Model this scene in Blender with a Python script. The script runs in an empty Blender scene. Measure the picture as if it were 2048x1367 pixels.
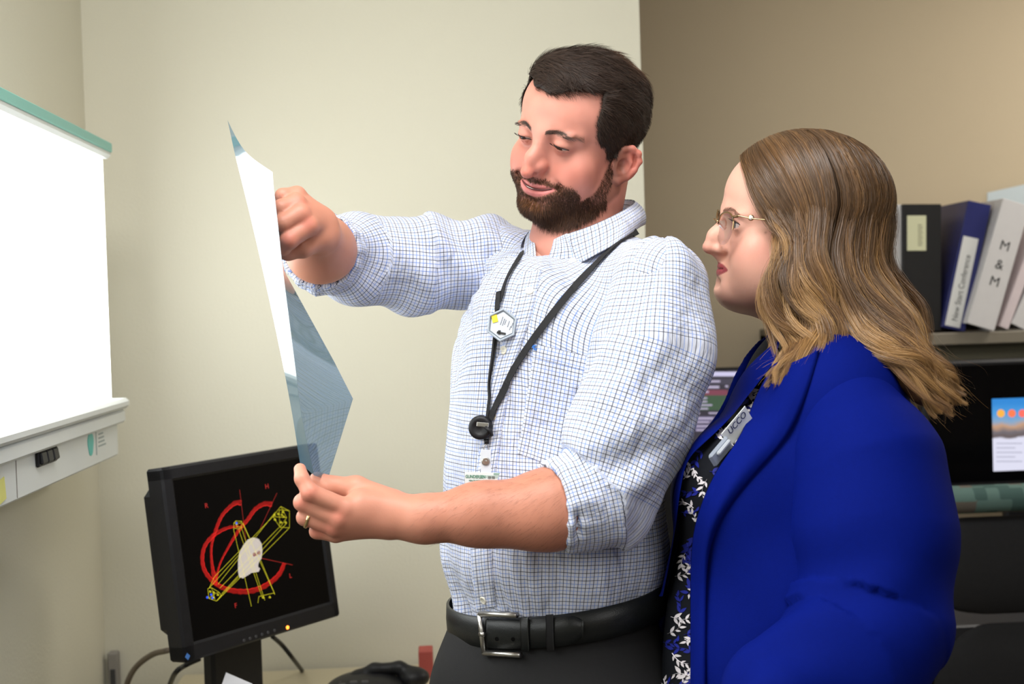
import bpy, math, random
import numpy as np
from mathutils import Vector, Matrix
random.seed(7); RNG = np.random.default_rng(7)
SKIP = globals().get('SKIP', ())
SC = bpy.context.scene
COL = SC.collection

# ------------------------------------------------------------------ camera
FPX = 2560.0                      # focal length in pixels of the 2048 px wide frame (45 mm on 36 mm)
CAMZ = 1.47
def _rot(ax, t):
    return Matrix.Rotation(t, 3, ax)
YAW, PITCH, ROLL = math.radians(-3.2), math.radians(-1.5), math.radians(1.7)
# camera frame used below: x right, y forward, z up
MC = _rot('Z', YAW) @ _rot('X', PITCH) @ _rot('Y', ROLL)
MCN = np.array(MC)
CO = np.array([0, 0, CAMZ])
cam_data = bpy.data.cameras.new('camera'); cam = bpy.data.objects.new('camera', cam_data); COL.objects.link(cam)
cam_data.sensor_width = 36; cam_data.lens = 45; cam_data.clip_start = .05
cam.matrix_world = Matrix.Translation((0, 0, CAMZ)) @ (MC @ Matrix(((1, 0, 0), (0, 0, -1), (0, 1, 0)))).to_4x4()
cam_data.dof.use_dof = True; cam_data.dof.focus_distance = 1.72; cam_data.dof.aperture_fstop = 5.0
SC.camera = cam
SC.view_settings.view_transform = 'Standard'; SC.view_settings.look = 'None'
SC.view_settings.gamma = 1; SC.view_settings.use_curve_mapping = False
SC.view_settings.exposure = 0.22

def ray(px, py):
    return MCN @ np.array([(px - 1024) / FPX, 1.0, (683.5 - py) / FPX])
def at(px, py, d):                # point seen at a pixel, d metres in front of the camera
    return CO + ray(px, py) * d
def on_x(px, py, X):
    r = ray(px, py); return CO + r * (X / r[0])
def on_y(px, py, Y):
    r = ray(px, py); return CO + r * (Y / r[1])
def on_z(px, py, Z):
    r = ray(px, py); return CO + r * ((Z - CAMZ) / r[2])

# ------------------------------------------------------------------ lights
w = bpy.data.worlds.new('world'); SC.world = w; w.use_nodes = True
w.node_tree.nodes['Background'].inputs[0].default_value = (.93, .96, 1, 1)
w.node_tree.nodes['Background'].inputs[1].default_value = .48
def area(name, loc, target, sx, sy, power, color=(1, 1, 1)):
    L = bpy.data.lights.new(name, 'AREA'); L.shape = 'RECTANGLE'; L.size = sx; L.size_y = sy; L.energy = power; L.color = color
    o = bpy.data.objects.new(name, L); COL.objects.link(o); o.location = loc
    o.rotation_euler = (Vector(target) - Vector(loc)).to_track_quat('-Z', 'Y').to_euler()
    return o
area('ceiling_lamp', (-.10, 1.0, 2.55), (-.10, 1.35, 0), 1.2, .6, 26, (1, .99, .98))
area('flash_bounce', (.75, -.5, 2.2), (.2, 1.8, 1.35), 1.1, .8, 9, (1, .985, .97))
area('office_lamp', (2.2, 2.6, 2.5), (2.2, 2.9, 0), .9, .6, 17, (1, .95, .88))

# ------------------------------------------------------------------ object helpers
def link(o, parent=None):
    COL.objects.link(o)
    if parent is not None: o.parent = parent
    return o
def tag(o, label=None, cat=None, group=None, kind=None):
    if label: o['label'] = label
    if cat: o['category'] = cat
    if group: o['group'] = group
    if kind: o['kind'] = kind
    return o
def thing(name, label, cat, loc=(0, 0, 0), group=None):
    o = bpy.data.objects.new(name, None); o.empty_display_size = .05; COL.objects.link(o)
    o.location = loc; bpy.context.view_layer.update()
    return tag(o, label, cat, group)
def mesh_obj(name, V, F, mat=None, parent=None, smooth=True, mats=None, fm=None, uv=None, cols=None, attrs=None):
    """V (n,3) world coords; F (m,k) int array or list of tuples; uv per vertex (n,2); cols per vertex (n,3) linear."""
    me = bpy.data.meshes.new(name)
    V = np.asarray(V, np.float32)
    loc = np.zeros(3, np.float32)
    if parent is not None:
        p = parent
        while p is not None: loc = loc + np.array(p.location, np.float32); p = p.parent
    V = V - loc
    if isinstance(F, np.ndarray):
        m, k = F.shape
        me.vertices.add(len(V)); me.vertices.foreach_set('co', V.ravel())
        me.loops.add(m * k); me.loops.foreach_set('vertex_index', F.astype(np.int32).ravel())
        me.polygons.add(m); me.polygons.foreach_set('loop_start', np.arange(0, m * k, k, dtype=np.int32))
        try: me.polygons.foreach_set('loop_total', np.full(m, k, np.int32))
        except Exception: pass
        me.update(calc_edges=True)
    else:
        me.from_pydata([tuple(map(float, v)) for v in V], [], [tuple(map(int, f)) for f in F])
    if uv is not None:
        L = me.uv_layers.new(name='UVMap')
        li = np.empty(len(me.loops), np.int32); me.loops.foreach_get('vertex_index', li)
        if uv.shape[0] == len(V):
            uvl = uv[li]
        else: uvl = uv
        L.data.foreach_set('uv', np.asarray(uvl, np.float32).ravel())
    if cols is not None:
        a = me.color_attributes.new(name='Col', type='FLOAT_COLOR', domain='POINT')
        c4 = np.ones((len(V), 4), np.float32); c4[:, :3] = cols
        a.data.foreach_set('color', c4.ravel())
    if attrs:
        for n, v in attrs.items():
            a = me.attributes.new(n, 'FLOAT', 'POINT'); a.data.foreach_set('value', np.asarray(v, np.float32))
    for mt in (mats or ([mat] if mat else [])): me.materials.append(mt)
    if fm is not None: me.polygons.foreach_set('material_index', np.asarray(fm, np.int32))
    me.polygons.foreach_set('use_smooth', np.full(len(me.polygons), smooth))
    me.validate(); me.update()
    return link(bpy.data.objects.new(name, me), parent)

# ------------------------------------------------------------------ material helpers
MATS = {}
def mat(name, color=(.5, .5, .5), rough=.5, metal=0, spec=.5, **kw):
    if name in MATS: return MATS[name]
    m = bpy.data.materials.new(name); m.use_nodes = True
    b = m.node_tree.nodes['Principled BSDF']
    b.inputs['Base Color'].default_value = (*color, 1); b.inputs['Roughness'].default_value = rough
    b.inputs['Metallic'].default_value = metal; b.inputs['Specular IOR Level'].default_value = spec
    for k, v in kw.items():
        b.inputs[k.replace('_', ' ')].default_value = v
    MATS[name] = m
    return m
def nd(m, typ, **kw):
    n = m.node_tree.nodes.new(typ)
    for k, v in kw.items(): setattr(n, k, v)
    return n
def lk(m, a, b): m.node_tree.links.new(a, b)
def bsdf(m): return m.node_tree.nodes['Principled BSDF']
def noise_mat(name, c1, c2, scale=20, rough=.6, bump=0., metal=0, spec=.4, bscale=None, **kw):
    """base colour mottled between two colours, with an optional fine bump"""
    if name in MATS: return MATS[name]
    m = mat(name, c1, rough, metal, spec, **kw)
    tc = nd(m, 'ShaderNodeTexCoord'); n = nd(m, 'ShaderNodeTexNoise'); n.inputs['Scale'].default_value = scale
    n.inputs['Detail'].default_value = 4
    lk(m, tc.outputs['Object'], n.inputs['Vector'])
    mx = nd(m, 'ShaderNodeMix', data_type='RGBA'); mx.inputs[6].default_value = (*c1, 1); mx.inputs[7].default_value = (*c2, 1)
    lk(m, n.outputs['Fac'], mx.inputs[0]); lk(m, mx.outputs[2], bsdf(m).inputs['Base Color'])
    if bump:
        n2 = nd(m, 'ShaderNodeTexNoise'); n2.inputs['Scale'].default_value = bscale or scale * 8; n2.inputs['Detail'].default_value = 3
        lk(m, tc.outputs['Object'], n2.inputs['Vector'])
        bp = nd(m, 'ShaderNodeBump'); bp.inputs['Strength'].default_value = bump; bp.inputs['Distance'].default_value = .002
        lk(m, n2.outputs['Fac'], bp.inputs['Height']); lk(m, bp.outputs['Normal'], bsdf(m).inputs['Normal'])
    return m
def emit_mat(name, color, strength):
    if name in MATS: return MATS[name]
    m = mat(name, (0.02, .02, .02), .3)
    b = bsdf(m); b.inputs['Emission Color'].default_value = (*color, 1); b.inputs['Emission Strength'].default_value = strength
    return m
def srgb(r, g, b):
    f = lambda c: (c / 255 / 12.92) if c / 255 <= .04045 else ((c / 255 + .055) / 1.055) ** 2.4
    return (f(r), f(g), f(b))

# ------------------------------------------------------------------ mesh building blocks (lists joined into one part)
class MB:
    def __init__(s): s.V = []; s.F = []; s.M = []; s.n = 0
    def add(s, V, F, m=0):
        V = np.asarray(V, float)
        s.V.append(V); s.F += [tuple(int(i) + s.n for i in f) for f in F]; s.M += [m] * len(F); s.n += len(V)
        return s
    def box(s, c, size, R=None, bev=.0, m=0):
        """box with bevelled edges (rounded when bev > 0)"""
        hx, hy, hz = [v / 2 for v in size]
        b = min(bev, hx * .99, hy * .99, hz * .99)
        if b <= 0:
            V = np.array([[x, y, z] for x in (-hx, hx) for y in (-hy, hy) for z in (-hz, hz)])
            F = [(0, 1, 3, 2), (4, 6, 7, 5), (0, 4, 5, 1), (2, 3, 7, 6), (0, 2, 6, 4), (1, 5, 7, 3)]
        else:
            V = []; F = []; idx = {}
            for ix, x in enumerate((-1, 1)):
                for iy, y in enumerate((-1, 1)):
                    for iz, z in enumerate((-1, 1)):
                        for a in range(3):
                            q = [x * (hx - b), y * (hy - b), z * (hz - b)]; q[a] = (x * hx, y * hy, z * hz)[a]
                            idx[(ix, iy, iz, a)] = len(V); V.append(q)
            V = np.array(V)
            def I(a, ia, u, iu, v, iv, ax):
                k = [0, 0, 0]; k[a] = ia; k[u] = iu; k[v] = iv; return idx[(k[0], k[1], k[2], ax)]
            for a in range(3):
                u, v = [q for q in range(3) if q != a]
                for ia in (0, 1):
                    F.append((I(a, ia, u, 0, v, 0, a), I(a, ia, u, 1, v, 0, a), I(a, ia, u, 1, v, 1, a), I(a, ia, u, 0, v, 1, a)))
            for a in range(3):      # edges parallel to axis a
                u, v = [q for q in range(3) if q != a]
                for iu in (0, 1):
                    for iv in (0, 1):
                        F.append((I(a, 0, u, iu, v, iv, u), I(a, 1, u, iu, v, iv, u), I(a, 1, u, iu, v, iv, v), I(a, 0, u, iu, v, iv, v)))
            for ix in (0, 1):
                for iy in (0, 1):
                    for iz in (0, 1): F.append(tuple(idx[(ix, iy, iz, a)] for a in range(3)))
        if R is not None: V = V @ np.array(R).T
        return s.add(V + np.array(c), F, m)
    def tube(s, P, r, n=12, m=0, flat=None, cap=True, up=None):
        """tube along points P; r scalar or list; flat=(a,b) scales the two cross axes"""
        P = np.asarray(P, float); k = len(P); r = np.broadcast_to(np.asarray(r, float), (k,))
        T = np.gradient(P, axis=0); T /= np.linalg.norm(T, axis=1)[:, None] + 1e-12
        N = np.array(up if up is not None else ([0, 0, 1] if abs(T[0][2]) < .9 else [1, 0, 0]), float)
        V = []
        for i in range(k):
            N = (np.array(up, float) if up is not None else N); N = N - T[i] * (N @ T[i]); N /= np.linalg.norm(N) + 1e-12
            B = np.cross(T[i], N)
            for j in range(n):
                a = 2 * math.pi * j / n
                fa, fb = flat or (1, 1)
                V.append(P[i] + r[i] * (fa * math.cos(a) * B + fb * math.sin(a) * N))
        F = [(i * n + j, i * n + (j + 1) % n, (i + 1) * n + (j + 1) % n, (i + 1) * n + j) for i in range(k - 1) for j in range(n)]
        if cap: F += [tuple(range(n))[::-1], tuple((k - 1) * n + j for j in range(n))]
        return s.add(V, F, m)
    def prism(s, poly, dvec, m=0):
        """closed polygon (k,3) pushed along dvec"""
        A = np.asarray(poly, float); k = len(A); V = np.vstack([A, A + np.array(dvec)])
        F = [tuple(range(k))[::-1], tuple(range(k, 2 * k))] + [(i, (i + 1) % k, k + (i + 1) % k, k + i) for i in range(k)]
        return s.add(V, F, m)
    def lathe(s, c, prof, axis=(0, 0, 1), n=24, m=0):
        ax = np.array(axis, float); ax /= np.linalg.norm(ax)
        u = np.cross(ax, [1, 0, 0] if abs(ax[0]) < .9 else [0, 1, 0]); u /= np.linalg.norm(u); v = np.cross(ax, u)
        V = [np.array(c) + ax * h + r * (math.cos(2 * math.pi * j / n) * u + math.sin(2 * math.pi * j / n) * v) for r, h in prof for j in range(n)]
        k = len(prof)
        F = [(i * n + j, i * n + (j + 1) % n, (i + 1) * n + (j + 1) % n, (i + 1) * n + j) for i in range(k - 1) for j in range(n)]
        F += [tuple(range(n))[::-1], tuple((k - 1) * n + j for j in range(n))]
        return s.add(V, F, m)
    def build(s, name, mt, parent=None, smooth=False, **kw):
        mats = mt if isinstance(mt, list) else [mt]
        return mesh_obj(name, np.vstack(s.V), s.F, parent=parent, smooth=smooth, mats=mats, fm=s.M if len(mats) > 1 else None, **kw)
def spline(P, n=40):
    """Catmull-Rom through the rows of P"""
    P = np.asarray(P, float); k = len(P)
    t = np.linspace(0, k - 1, n); i = np.clip(t.astype(int), 0, k - 2); u = (t - i)[:, None]
    Q = np.vstack([2 * P[0] - P[1], P, 2 * P[-1] - P[-2]])
    a, b, c, d = Q[i], Q[i + 1], Q[i + 2], Q[i + 3]
    return .5 * (2 * b + (c - a) * u + (2 * a - 5 * b + 4 * c - d) * u ** 2 + (3 * b - a - 3 * c + d) * u ** 3)

# ------------------------------------------------------------------ solid modelling: distance fields turned into one smooth mesh
def nrm(v): v = np.asarray(v, float); return v / (np.linalg.norm(v) + 1e-12)
def rotm(rx=0, ry=0, rz=0):
    return np.array(_rot('Z', math.radians(rz)) @ _rot('Y', math.radians(ry)) @ _rot('X', math.radians(rx)))
class Field:
    def __init__(s, lo, hi, h):
        s.lo = np.array(lo, np.float32); s.h = h
        s.n = np.ceil((np.array(hi) - lo) / h).astype(int) + 1
        s.F = np.full(s.n, 1e3, np.float32)
        s.ax = [(s.lo[i] + h * np.arange(s.n[i])).astype(np.float32) for i in range(3)]
    def sub(s, lo, hi):
        a = np.clip(np.floor((np.array(lo) - s.lo) / s.h).astype(int), 0, s.n); b = np.clip(np.ceil((np.array(hi) - s.lo) / s.h).astype(int) + 1, 0, s.n)
        sl = tuple(slice(a[i], b[i]) for i in range(3))
        X = s.ax[0][sl[0]][:, None, None]; Y = s.ax[1][sl[1]][None, :, None]; Z = s.ax[2][sl[2]][None, None, :]
        return sl, X, Y, Z
    def comb(s, fn, lo, hi, k, op):
        m = max(k * 1.7, 2.5 * s.h)
        sl, X, Y, Z = s.sub(np.array(lo) - m, np.array(hi) + m)
        if 0 in s.F[sl].shape: return
        d = fn(X, Y, Z); f = s.F[sl]
        if op == 'sub':
            d = -d; r = np.maximum(f, d) + (np.maximum(k - np.abs(f - d), 0) ** 2 / (4 * k) if k > 0 else 0)
            r = np.where(f > 100, f, r)
        else:
            r = np.minimum(f, d) - (np.maximum(k - np.abs(f - d), 0) ** 2 / (4 * k) if k > 0 else 0)
        s.F[sl] = r
    def ell(s, c, r, R=None, k=.01, op='add'):
        c = np.array(c, np.float32); r = np.array(r, np.float32)
        M = np.eye(3) if R is None else np.array(R)
        ext = np.sqrt(((M * r) ** 2).sum(1))
        def fn(X, Y, Z):
            x, y, z = X - c[0], Y - c[1], Z - c[2]
            if R is not None:
                x, y, z = [M[0, i] * x + M[1, i] * y + M[2, i] * z for i in range(3)]
            k0 = np.sqrt((x / r[0]) ** 2 + (y / r[1]) ** 2 + (z / r[2]) ** 2)
            k1 = np.sqrt((x / r[0] ** 2) ** 2 + (y / r[1] ** 2) ** 2 + (z / r[2] ** 2) ** 2) + 1e-9
            return (k0 * (k0 - 1) / k1).astype(np.float32)
        s.comb(fn, c - ext, c + ext, k, op); return s
    def cone(s, a, b, r1, r2=None, k=.01, op='add', flat=None):
        """tapered capsule; flat=(axis vector, factor) squeezes it along that axis"""
        r2 = r1 if r2 is None else r2
        a = np.array(a, float); b = np.array(b, float); ab = b - a; L2 = ab @ ab + 1e-12
        m = max(r1, r2) * (1 if not flat else max(1, 1 / flat[1]))
        def fn(X, Y, Z):
            x, y, z = X - a[0], Y - a[1], Z - a[2]
            t = np.clip((x * ab[0] + y * ab[1] + z * ab[2]) / L2, 0, 1)
            dx, dy, dz = x - t * ab[0], y - t * ab[1], z - t * ab[2]
            if flat:
                n = nrm(flat[0]); q = (dx * n[0] + dy * n[1] + dz * n[2]) * (flat[1] - 1)
                dx, dy, dz = dx + q * n[0], dy + q * n[1], dz + q * n[2]
            return (np.sqrt(dx * dx + dy * dy + dz * dz) - (r1 + (r2 - r1) * t)).astype(np.float32)
        s.comb(fn, np.minimum(a, b) - m, np.maximum(a, b) + m, k, op); return s
    def path(s, P, R, k=.004, op='add', flat=None):
        R = np.broadcast_to(np.asarray(R, float), (len(P),))
        for i in range(len(P) - 1): s.cone(P[i], P[i + 1], R[i], R[i + 1], k, op, flat)
        return s
    def plane(s, p, n, k=.004):
        """cut away what lies in front of the plane (normal n)"""
        n = nrm(n); hi = s.lo + s.h * s.n
        s.comb(lambda X, Y, Z: -((X - p[0]) * n[0] + (Y - p[1]) * n[1] + (Z - p[2]) * n[2]).astype(np.float32), s.lo, hi, k, 'sub'); return s
    def mesh(s, smooth=1):
        F = s.F; ins = F < 0
        c = np.zeros(tuple(d - 1 for d in F.shape), np.int8)
        for i in (0, 1):
            for j in (0, 1):
                for k in (0, 1): c += ins[i:i + c.shape[0], j:j + c.shape[1], k:k + c.shape[2]]
        act = np.argwhere((c > 0) & (c < 8)); del c
        n = len(act); vid = {}
        flat = -np.ones((F.shape[0] - 1, F.shape[1] - 1, F.shape[2] - 1), np.int32)
        flat[act[:, 0], act[:, 1], act[:, 2]] = np.arange(n)
        acc = np.zeros((n, 3)); cnt = np.zeros(n)
        co = [(i, j, k) for i in (0, 1) for j in (0, 1) for k in (0, 1)]
        val = {q: F[act[:, 0] + q[0], act[:, 1] + q[1], act[:, 2] + q[2]] for q in co}
        for q in co:
            for ax in range(3):
                if q[ax]: continue
                q2 = list(q); q2[ax] = 1; q2 = tuple(q2)
                a, b = val[q], val[q2]; m = (a < 0) != (b < 0)
                t = a[m] / (a[m] - b[m])
                P = np.tile(np.array(q, float), (m.sum(), 1)); P[:, ax] = t
                acc[m] += P; cnt[m] += 1
        V = s.lo + (act + acc / cnt[:, None]) * s.h
        quads = []
        for ax in range(3):
            u, v = (ax + 1) % 3, (ax + 2) % 3
            sl0 = [slice(None)] * 3; sl1 = [slice(None)] * 3; sl0[ax] = slice(0, -1); sl1[ax] = slice(1, None)
            a, b = ins[tuple(sl0)], ins[tuple(sl1)]
            e = np.argwhere(a != b)
            ok = (e[:, u] > 0) & (e[:, v] > 0) & (e[:, u] < F.shape[u] - 1) & (e[:, v] < F.shape[v] - 1)
            e = e[ok]; s_in = a[tuple(e.T)]
            def g(du, dv):
                q = e.copy(); q[:, u] -= du; q[:, v] -= dv; return flat[q[:, 0], q[:, 1], q[:, 2]]
            Q = np.stack([g(1, 1), g(0, 1), g(0, 0), g(1, 0)], 1)
            Q[~s_in] = Q[~s_in][:, ::-1]
            quads.append(Q)
        Q = np.vstack(quads); Q = Q[(Q >= 0).all(1)]
        return smooth_mesh(V, Q, smooth), Q
def smooth_mesh(V, Q, it, lam=.5, w=None):
    e = np.vstack([Q[:, [0, 1]], Q[:, [1, 2]], Q[:, [2, 3]], Q[:, [3, 0]]]); e = np.vstack([e, e[:, ::-1]])
    deg = np.bincount(e[:, 0], minlength=len(V))[:, None] + 1e-9
    for _ in range(it):
        for L in (lam, -lam * .95):          # keeps the volume
            m = np.stack([np.bincount(e[:, 0], V[e[:, 1], i], len(V)) for i in range(3)], 1) / deg
            V = V + (L if w is None else L * w[:, None]) * (m - V)
    return V
def relax(V, Q, w, it):
    e = np.vstack([Q[:, [0, 1]], Q[:, [1, 2]], Q[:, [2, 3]], Q[:, [3, 0]]]); e = np.vstack([e, e[:, ::-1]]); e = e[w[e[:, 0]] > .01]
    deg = np.bincount(e[:, 0], minlength=len(V))[:, None] + 1e-9
    for _ in range(it):
        m = np.stack([np.bincount(e[:, 0], V[e[:, 1], i], len(V)) for i in range(3)], 1) / deg
        V = np.where(w[:, None] > .01, V + .6 * w[:, None] * (m - V), V)
    return V
def vnormals(V, Q):
    n = np.cross(V[Q[:, 2]] - V[Q[:, 0]], V[Q[:, 3]] - V[Q[:, 1]])
    N = np.zeros_like(V)
    for i in range(4):
        for a in range(3): N[:, a] += np.bincount(Q[:, i], n[:, a], len(V))
    return N / (np.linalg.norm(N, axis=1)[:, None] + 1e-12)
def bump(V, c, r):
    return np.exp(-(((V - np.array(c)) / np.array(r)) ** 2).sum(1))
def sstep(x, a, b):
    t = np.clip((x - a) / (b - a), 0, 1); return t * t * (3 - 2 * t)
def vnoise(P, f, seed=0):
    """cheap smooth noise: sum of sines in random directions"""
    r = np.random.default_rng(seed); o = np.zeros(len(P))
    for i in range(8):
        d = r.normal(size=3); d /= np.linalg.norm(d); o += np.sin((P @ d) * f * r.uniform(.6, 1.5) + r.uniform(0, 6.28))
    return o / 4

def ribbons(name, S, W, mt, parent, side, cols=None, tip=.25, stuff=False):
    """S (n,k,3) strand points, W width, side (n,k,3) or (n,3) cross direction; one joined mesh"""
    n, k, _ = S.shape
    side = np.broadcast_to(side if side.ndim == 3 else side[:, None, :], S.shape)
    side = side / (np.linalg.norm(side, axis=2, keepdims=True) + 1e-12)
    t = np.linspace(0, 1, k)[None, :, None]
    Wd = np.broadcast_to(np.asarray(W, float).reshape(-1, 1, 1), (n, 1, 1)) * (1 - (1 - tip) * t ** 2) * .5
    A, B = S - side * Wd, S + side * Wd
    V = np.stack([A, B], 2).reshape(-1, 3)
    base = (np.arange(n) * k * 2)[:, None] + (np.arange(k - 1) * 2)[None, :]
    Q = np.stack([base, base + 1, base + 3, base + 2], 2).reshape(-1, 4)
    c = None
    if cols is not None:
        cols = np.broadcast_to(cols if cols.ndim == 3 else cols[:, None, :], (n, k, 3)); c = np.repeat(cols, 2, 1).reshape(-1, 3)
    o = mesh_obj(name, V, Q, mt, parent, cols=c)
    if stuff: o['kind'] = 'stuff'
    return o
def attr_mat(name, rough=.5, spec=.4, sss=0., **kw):
    if name in MATS: return MATS[name]
    m = mat(name, (.5, .5, .5), rough, 0, spec, **kw)
    a = nd(m, 'ShaderNodeAttribute', attribute_name='Col'); lk(m, a.outputs['Color'], bsdf(m).inputs['Base Color'])
    if sss:
        b = bsdf(m); b.inputs['Subsurface Weight'].default_value = sss; b.inputs['Subsurface Radius'].default_value = (.010, .004, .002); b.inputs['Subsurface Scale'].default_value = .5
    return m
def skin_mat():
    if 'skin' in MATS: return MATS['skin']
    m = attr_mat('skin', .48, .38, .12)
    tc = nd(m, 'ShaderNodeTexCoord'); n = nd(m, 'ShaderNodeTexNoise'); n.inputs['Scale'].default_value = 700; n.inputs['Detail'].default_value = 3
    lk(m, tc.outputs['Object'], n.inputs['Vector'])
    bp = nd(m, 'ShaderNodeBump'); bp.inputs['Strength'].default_value = .12; bp.inputs['Distance'].default_value = .001
    lk(m, n.outputs['Fac'], bp.inputs['Height']); lk(m, bp.outputs['Normal'], bsdf(m).inputs['Normal'])
    return m
# ================================================================== ROOM
XL, YB, YR, XR, YF, ZC = -.745, 2.80, 3.50, 3.1, -1.6, 2.60
XE = float(on_y(1286, 300, YB)[0])                 # where the cream wall ends
def wall_mat(name, c1, c2):
    return noise_mat(name, c1, c2, 1.6, .85, .25, spec=.25, bscale=160)
M_CREAM = wall_mat('cream_paint', srgb(222, 219, 202), srgb(218, 214, 196))
M_TAN = wall_mat('tan_paint', srgb(196, 181, 155), srgb(191, 176, 150))
def struct(name, boxes, m):
    b = MB()
    for lo, hi in boxes:
        lo, hi = np.array(lo, float), np.array(hi, float); b.box((lo + hi) / 2, hi - lo)
    o = b.build(name, m); o['kind'] = 'structure'; return o
struct('floor', [((XL - .1, YF - .1, -.1), (XR + .1, YR + .1, 0))], noise_mat('carpet', (.10, .09, .08), (.15, .14, .12), 60, .95, .4))
struct('ceiling', [((XL - .1, YF - .1, ZC), (XR + .1, YR + .1, ZC + .1))], noise_mat('ceiling_tile', (.78, .77, .73), (.7, .69, .65), 40, .9, .3))
struct('wall_left', [((XL - .1, YF - .1, 0), (XL, YR + .1, ZC))], M_CREAM)
struct('wall_back', [((XL, YB, 0), (XE, YB + .12, ZC))], M_CREAM)
struct('wall_recess', [((XL, YR, 0), (XR + .1, YR + .1, ZC))], M_TAN)
struct('wall_right', [((XR, YF - .1, 0), (XR + .1, YR + .1, ZC))], M_TAN)
struct('wall_front', [((XL - .1, YF - .1, 0), (XR + .1, YF, ZC))], M_CREAM)

M_BLACKP = noise_mat('black_plastic', (.008, .008, .010), (.013, .013, .015), 60, .45, .15, spec=.3)
M_BLACKG = mat('black_glass', (.002, .002, .0025), .16, spec=.12)
M_WHITEP = noise_mat('white_enamel', srgb(226, 230, 228), srgb(218, 223, 222), 12, .35, .05)
M_GREYP = noise_mat('grey_plastic', srgb(150, 146, 140), srgb(140, 136, 130), 12, .5, .1)
M_TEAL = mat('teal_print', srgb(128, 196, 184), .4)
M_STEEL = noise_mat('brushed_steel', (.55, .54, .52), (.42, .41, .39), 80, .3, .1, metal=1)
M_TEAL2 = mat('teal_mark', srgb(60, 190, 180), .4)
M_PRINT = mat('grey_print', srgb(150, 165, 165), .5)

# ------------------------------------------------------------------ film viewer on the left wall
def film_viewer():
    XF = XL + .12
    def yz(px, py, X=XF): p = on_x(px, py, X); return p[1], p[2]
    y1 = yz(205, 308)[0]; y0 = .75
    zt = np.mean([yz(204, 308)[1], yz(0, 236)[1]]); zb = np.mean([yz(213, 788)[1], yz(0, 876)[1]])
    zT = np.mean([yz(204, 262)[1], yz(0, 188)[1]]); zB = np.mean([yz(215, 905)[1], yz(0, 1026)[1]])
    root = thing('film_viewer', 'glowing white wall-mounted film viewing light box with teal top strip', 'light box', (XL, (y0 + y1) / 2, zB))
    def bx(name, X0, X1, Y0, Y1, Z0, Z1, m, bev=.004, par=root):
        return MB().box(((X0 + X1) / 2, (Y0 + Y1) / 2, (Z0 + Z1) / 2), (X1 - X0, Y1 - Y0, Z1 - Z0), bev=bev).build(name, m, par)
    bx('casing', XL, XF - .012, y0, y1 + .004, zB, zT, M_WHITEP)
    bx('light_panel', XF - .012, XF, y0 + .01, y1, zb, zt, emit_mat('light_panel', (.97, 1, .985), 4.4), .002)
    bx('top_rail', XF - .012, XF + .014, y0, y1 + .010, zt, zT - .012, M_WHITEP, .006)
    bx('teal_strip', XF - .012, XF + .017, y0, y1 + .006, zT - .028, zT - .010, M_TEAL, .002)
    bx('bottom_tray', XF - .012, XF + .030, y0, y1 + .016, zb - .018, zb + .002, M_WHITEP, .006)
    bx('tray_lip', XF - .012, XF + .022, y0, y1 + .012, zb - .045, zb - .020, M_WHITEP, .004)
    cp = bx('control_panel', XF - .012, XF + .008, y0, y1 + .004, zB, zb - .045, M_WHITEP, .003)
    XP = XF + .008
    ys = yz(33, 960, XP)[0]
    bx('panel_seam', XP, XP + .0006, ys - .0015, ys + .0015, zB + .004, zb - .047, M_GREYP, .0002, cp)
    for px in (77, 89, 101):
        p = on_x(px, 911 + (89 - px) * .35, XP)
        q = bx('switch', XP, XP + .006, p[1] - .017, p[1] + .017, p[2] - .013, p[2] + .013, M_BLACKP, .002)
        R = _rot('Y', math.radians(-9))
        MB().box((XP + .007, p[1], p[2]), (.006, .026, .019), R, .002).build('rocker', M_BLACKP, q)
    p = on_x(181, 887, XP); lg = MB()
    n = 20
    lg.prism([(XP, p[1] + .018 * math.cos(a) * (1 + .12 * math.sin(3 * a)), p[2] + .021 * math.sin(a)) for a in np.linspace(0, 2 * math.pi, n, endpoint=False)], (.0008, 0, 0))
    lg.build('logo_mark', M_TEAL2, cp)
    t = MB(); p = on_x(192, 878, XP); t.box((XP, p[1], p[2]), (.0012, .004, .056))
    for i, (a, b) in enumerate([(.0, .030), (.0, .036), (.0, .040), (.0, .05)]):
        q = on_x(197, 868 + i * 8, XP); t.box((XP, q[1] + (a + b) / 2, q[2]), (.001, b - a, .0028))
    t.build('maker_print', M_PRINT, cp)
    a = on_x(3, 985, XP); s = MB().box((XP + .002, a[1] - .025, a[2]), (.001, .07, .032), _rot('X', math.radians(10)), 0)
    tag(s.build('sticky_note', mat('yellow_paper', srgb(222, 220, 130), .8)), 'yellow sticky note stuck on the light box control panel', 'note')
film_viewer()

# ------------------------------------------------------------------ planar helper: a rigid frame from picture corners
def onplane(px, py, p0, n):
    r = ray(px, py); return CO + r * (((p0 - CO) @ n) / (r @ n))
class Frame:
    """orthonormal frame: o origin, u right, v up, n towards the viewer"""
    def __init__(s, o, u, v):
        s.o = np.array(o, float); s.u = nrm(u); s.n = nrm(np.cross(s.u, v)); s.v = np.cross(s.n, s.u); s.R = np.stack([s.u, s.v, s.n], 1)
    def __call__(s, a, b, c=0): return s.o + s.u * a + s.v * b + s.n * c
    def px(s, px, py, c=0):
        q = onplane(px, py, s.o + s.n * c, s.n) - s.o; return q @ s.u, q @ s.v
    def box(s, mb, a0, a1, b0, b1, c0, c1, bev=0., m=0):
        return mb.box(s((a0 + a1) / 2, (b0 + b1) / 2, (c0 + c1) / 2), (a1 - a0, b1 - b0, c1 - c0), s.R, bev, m)
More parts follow.
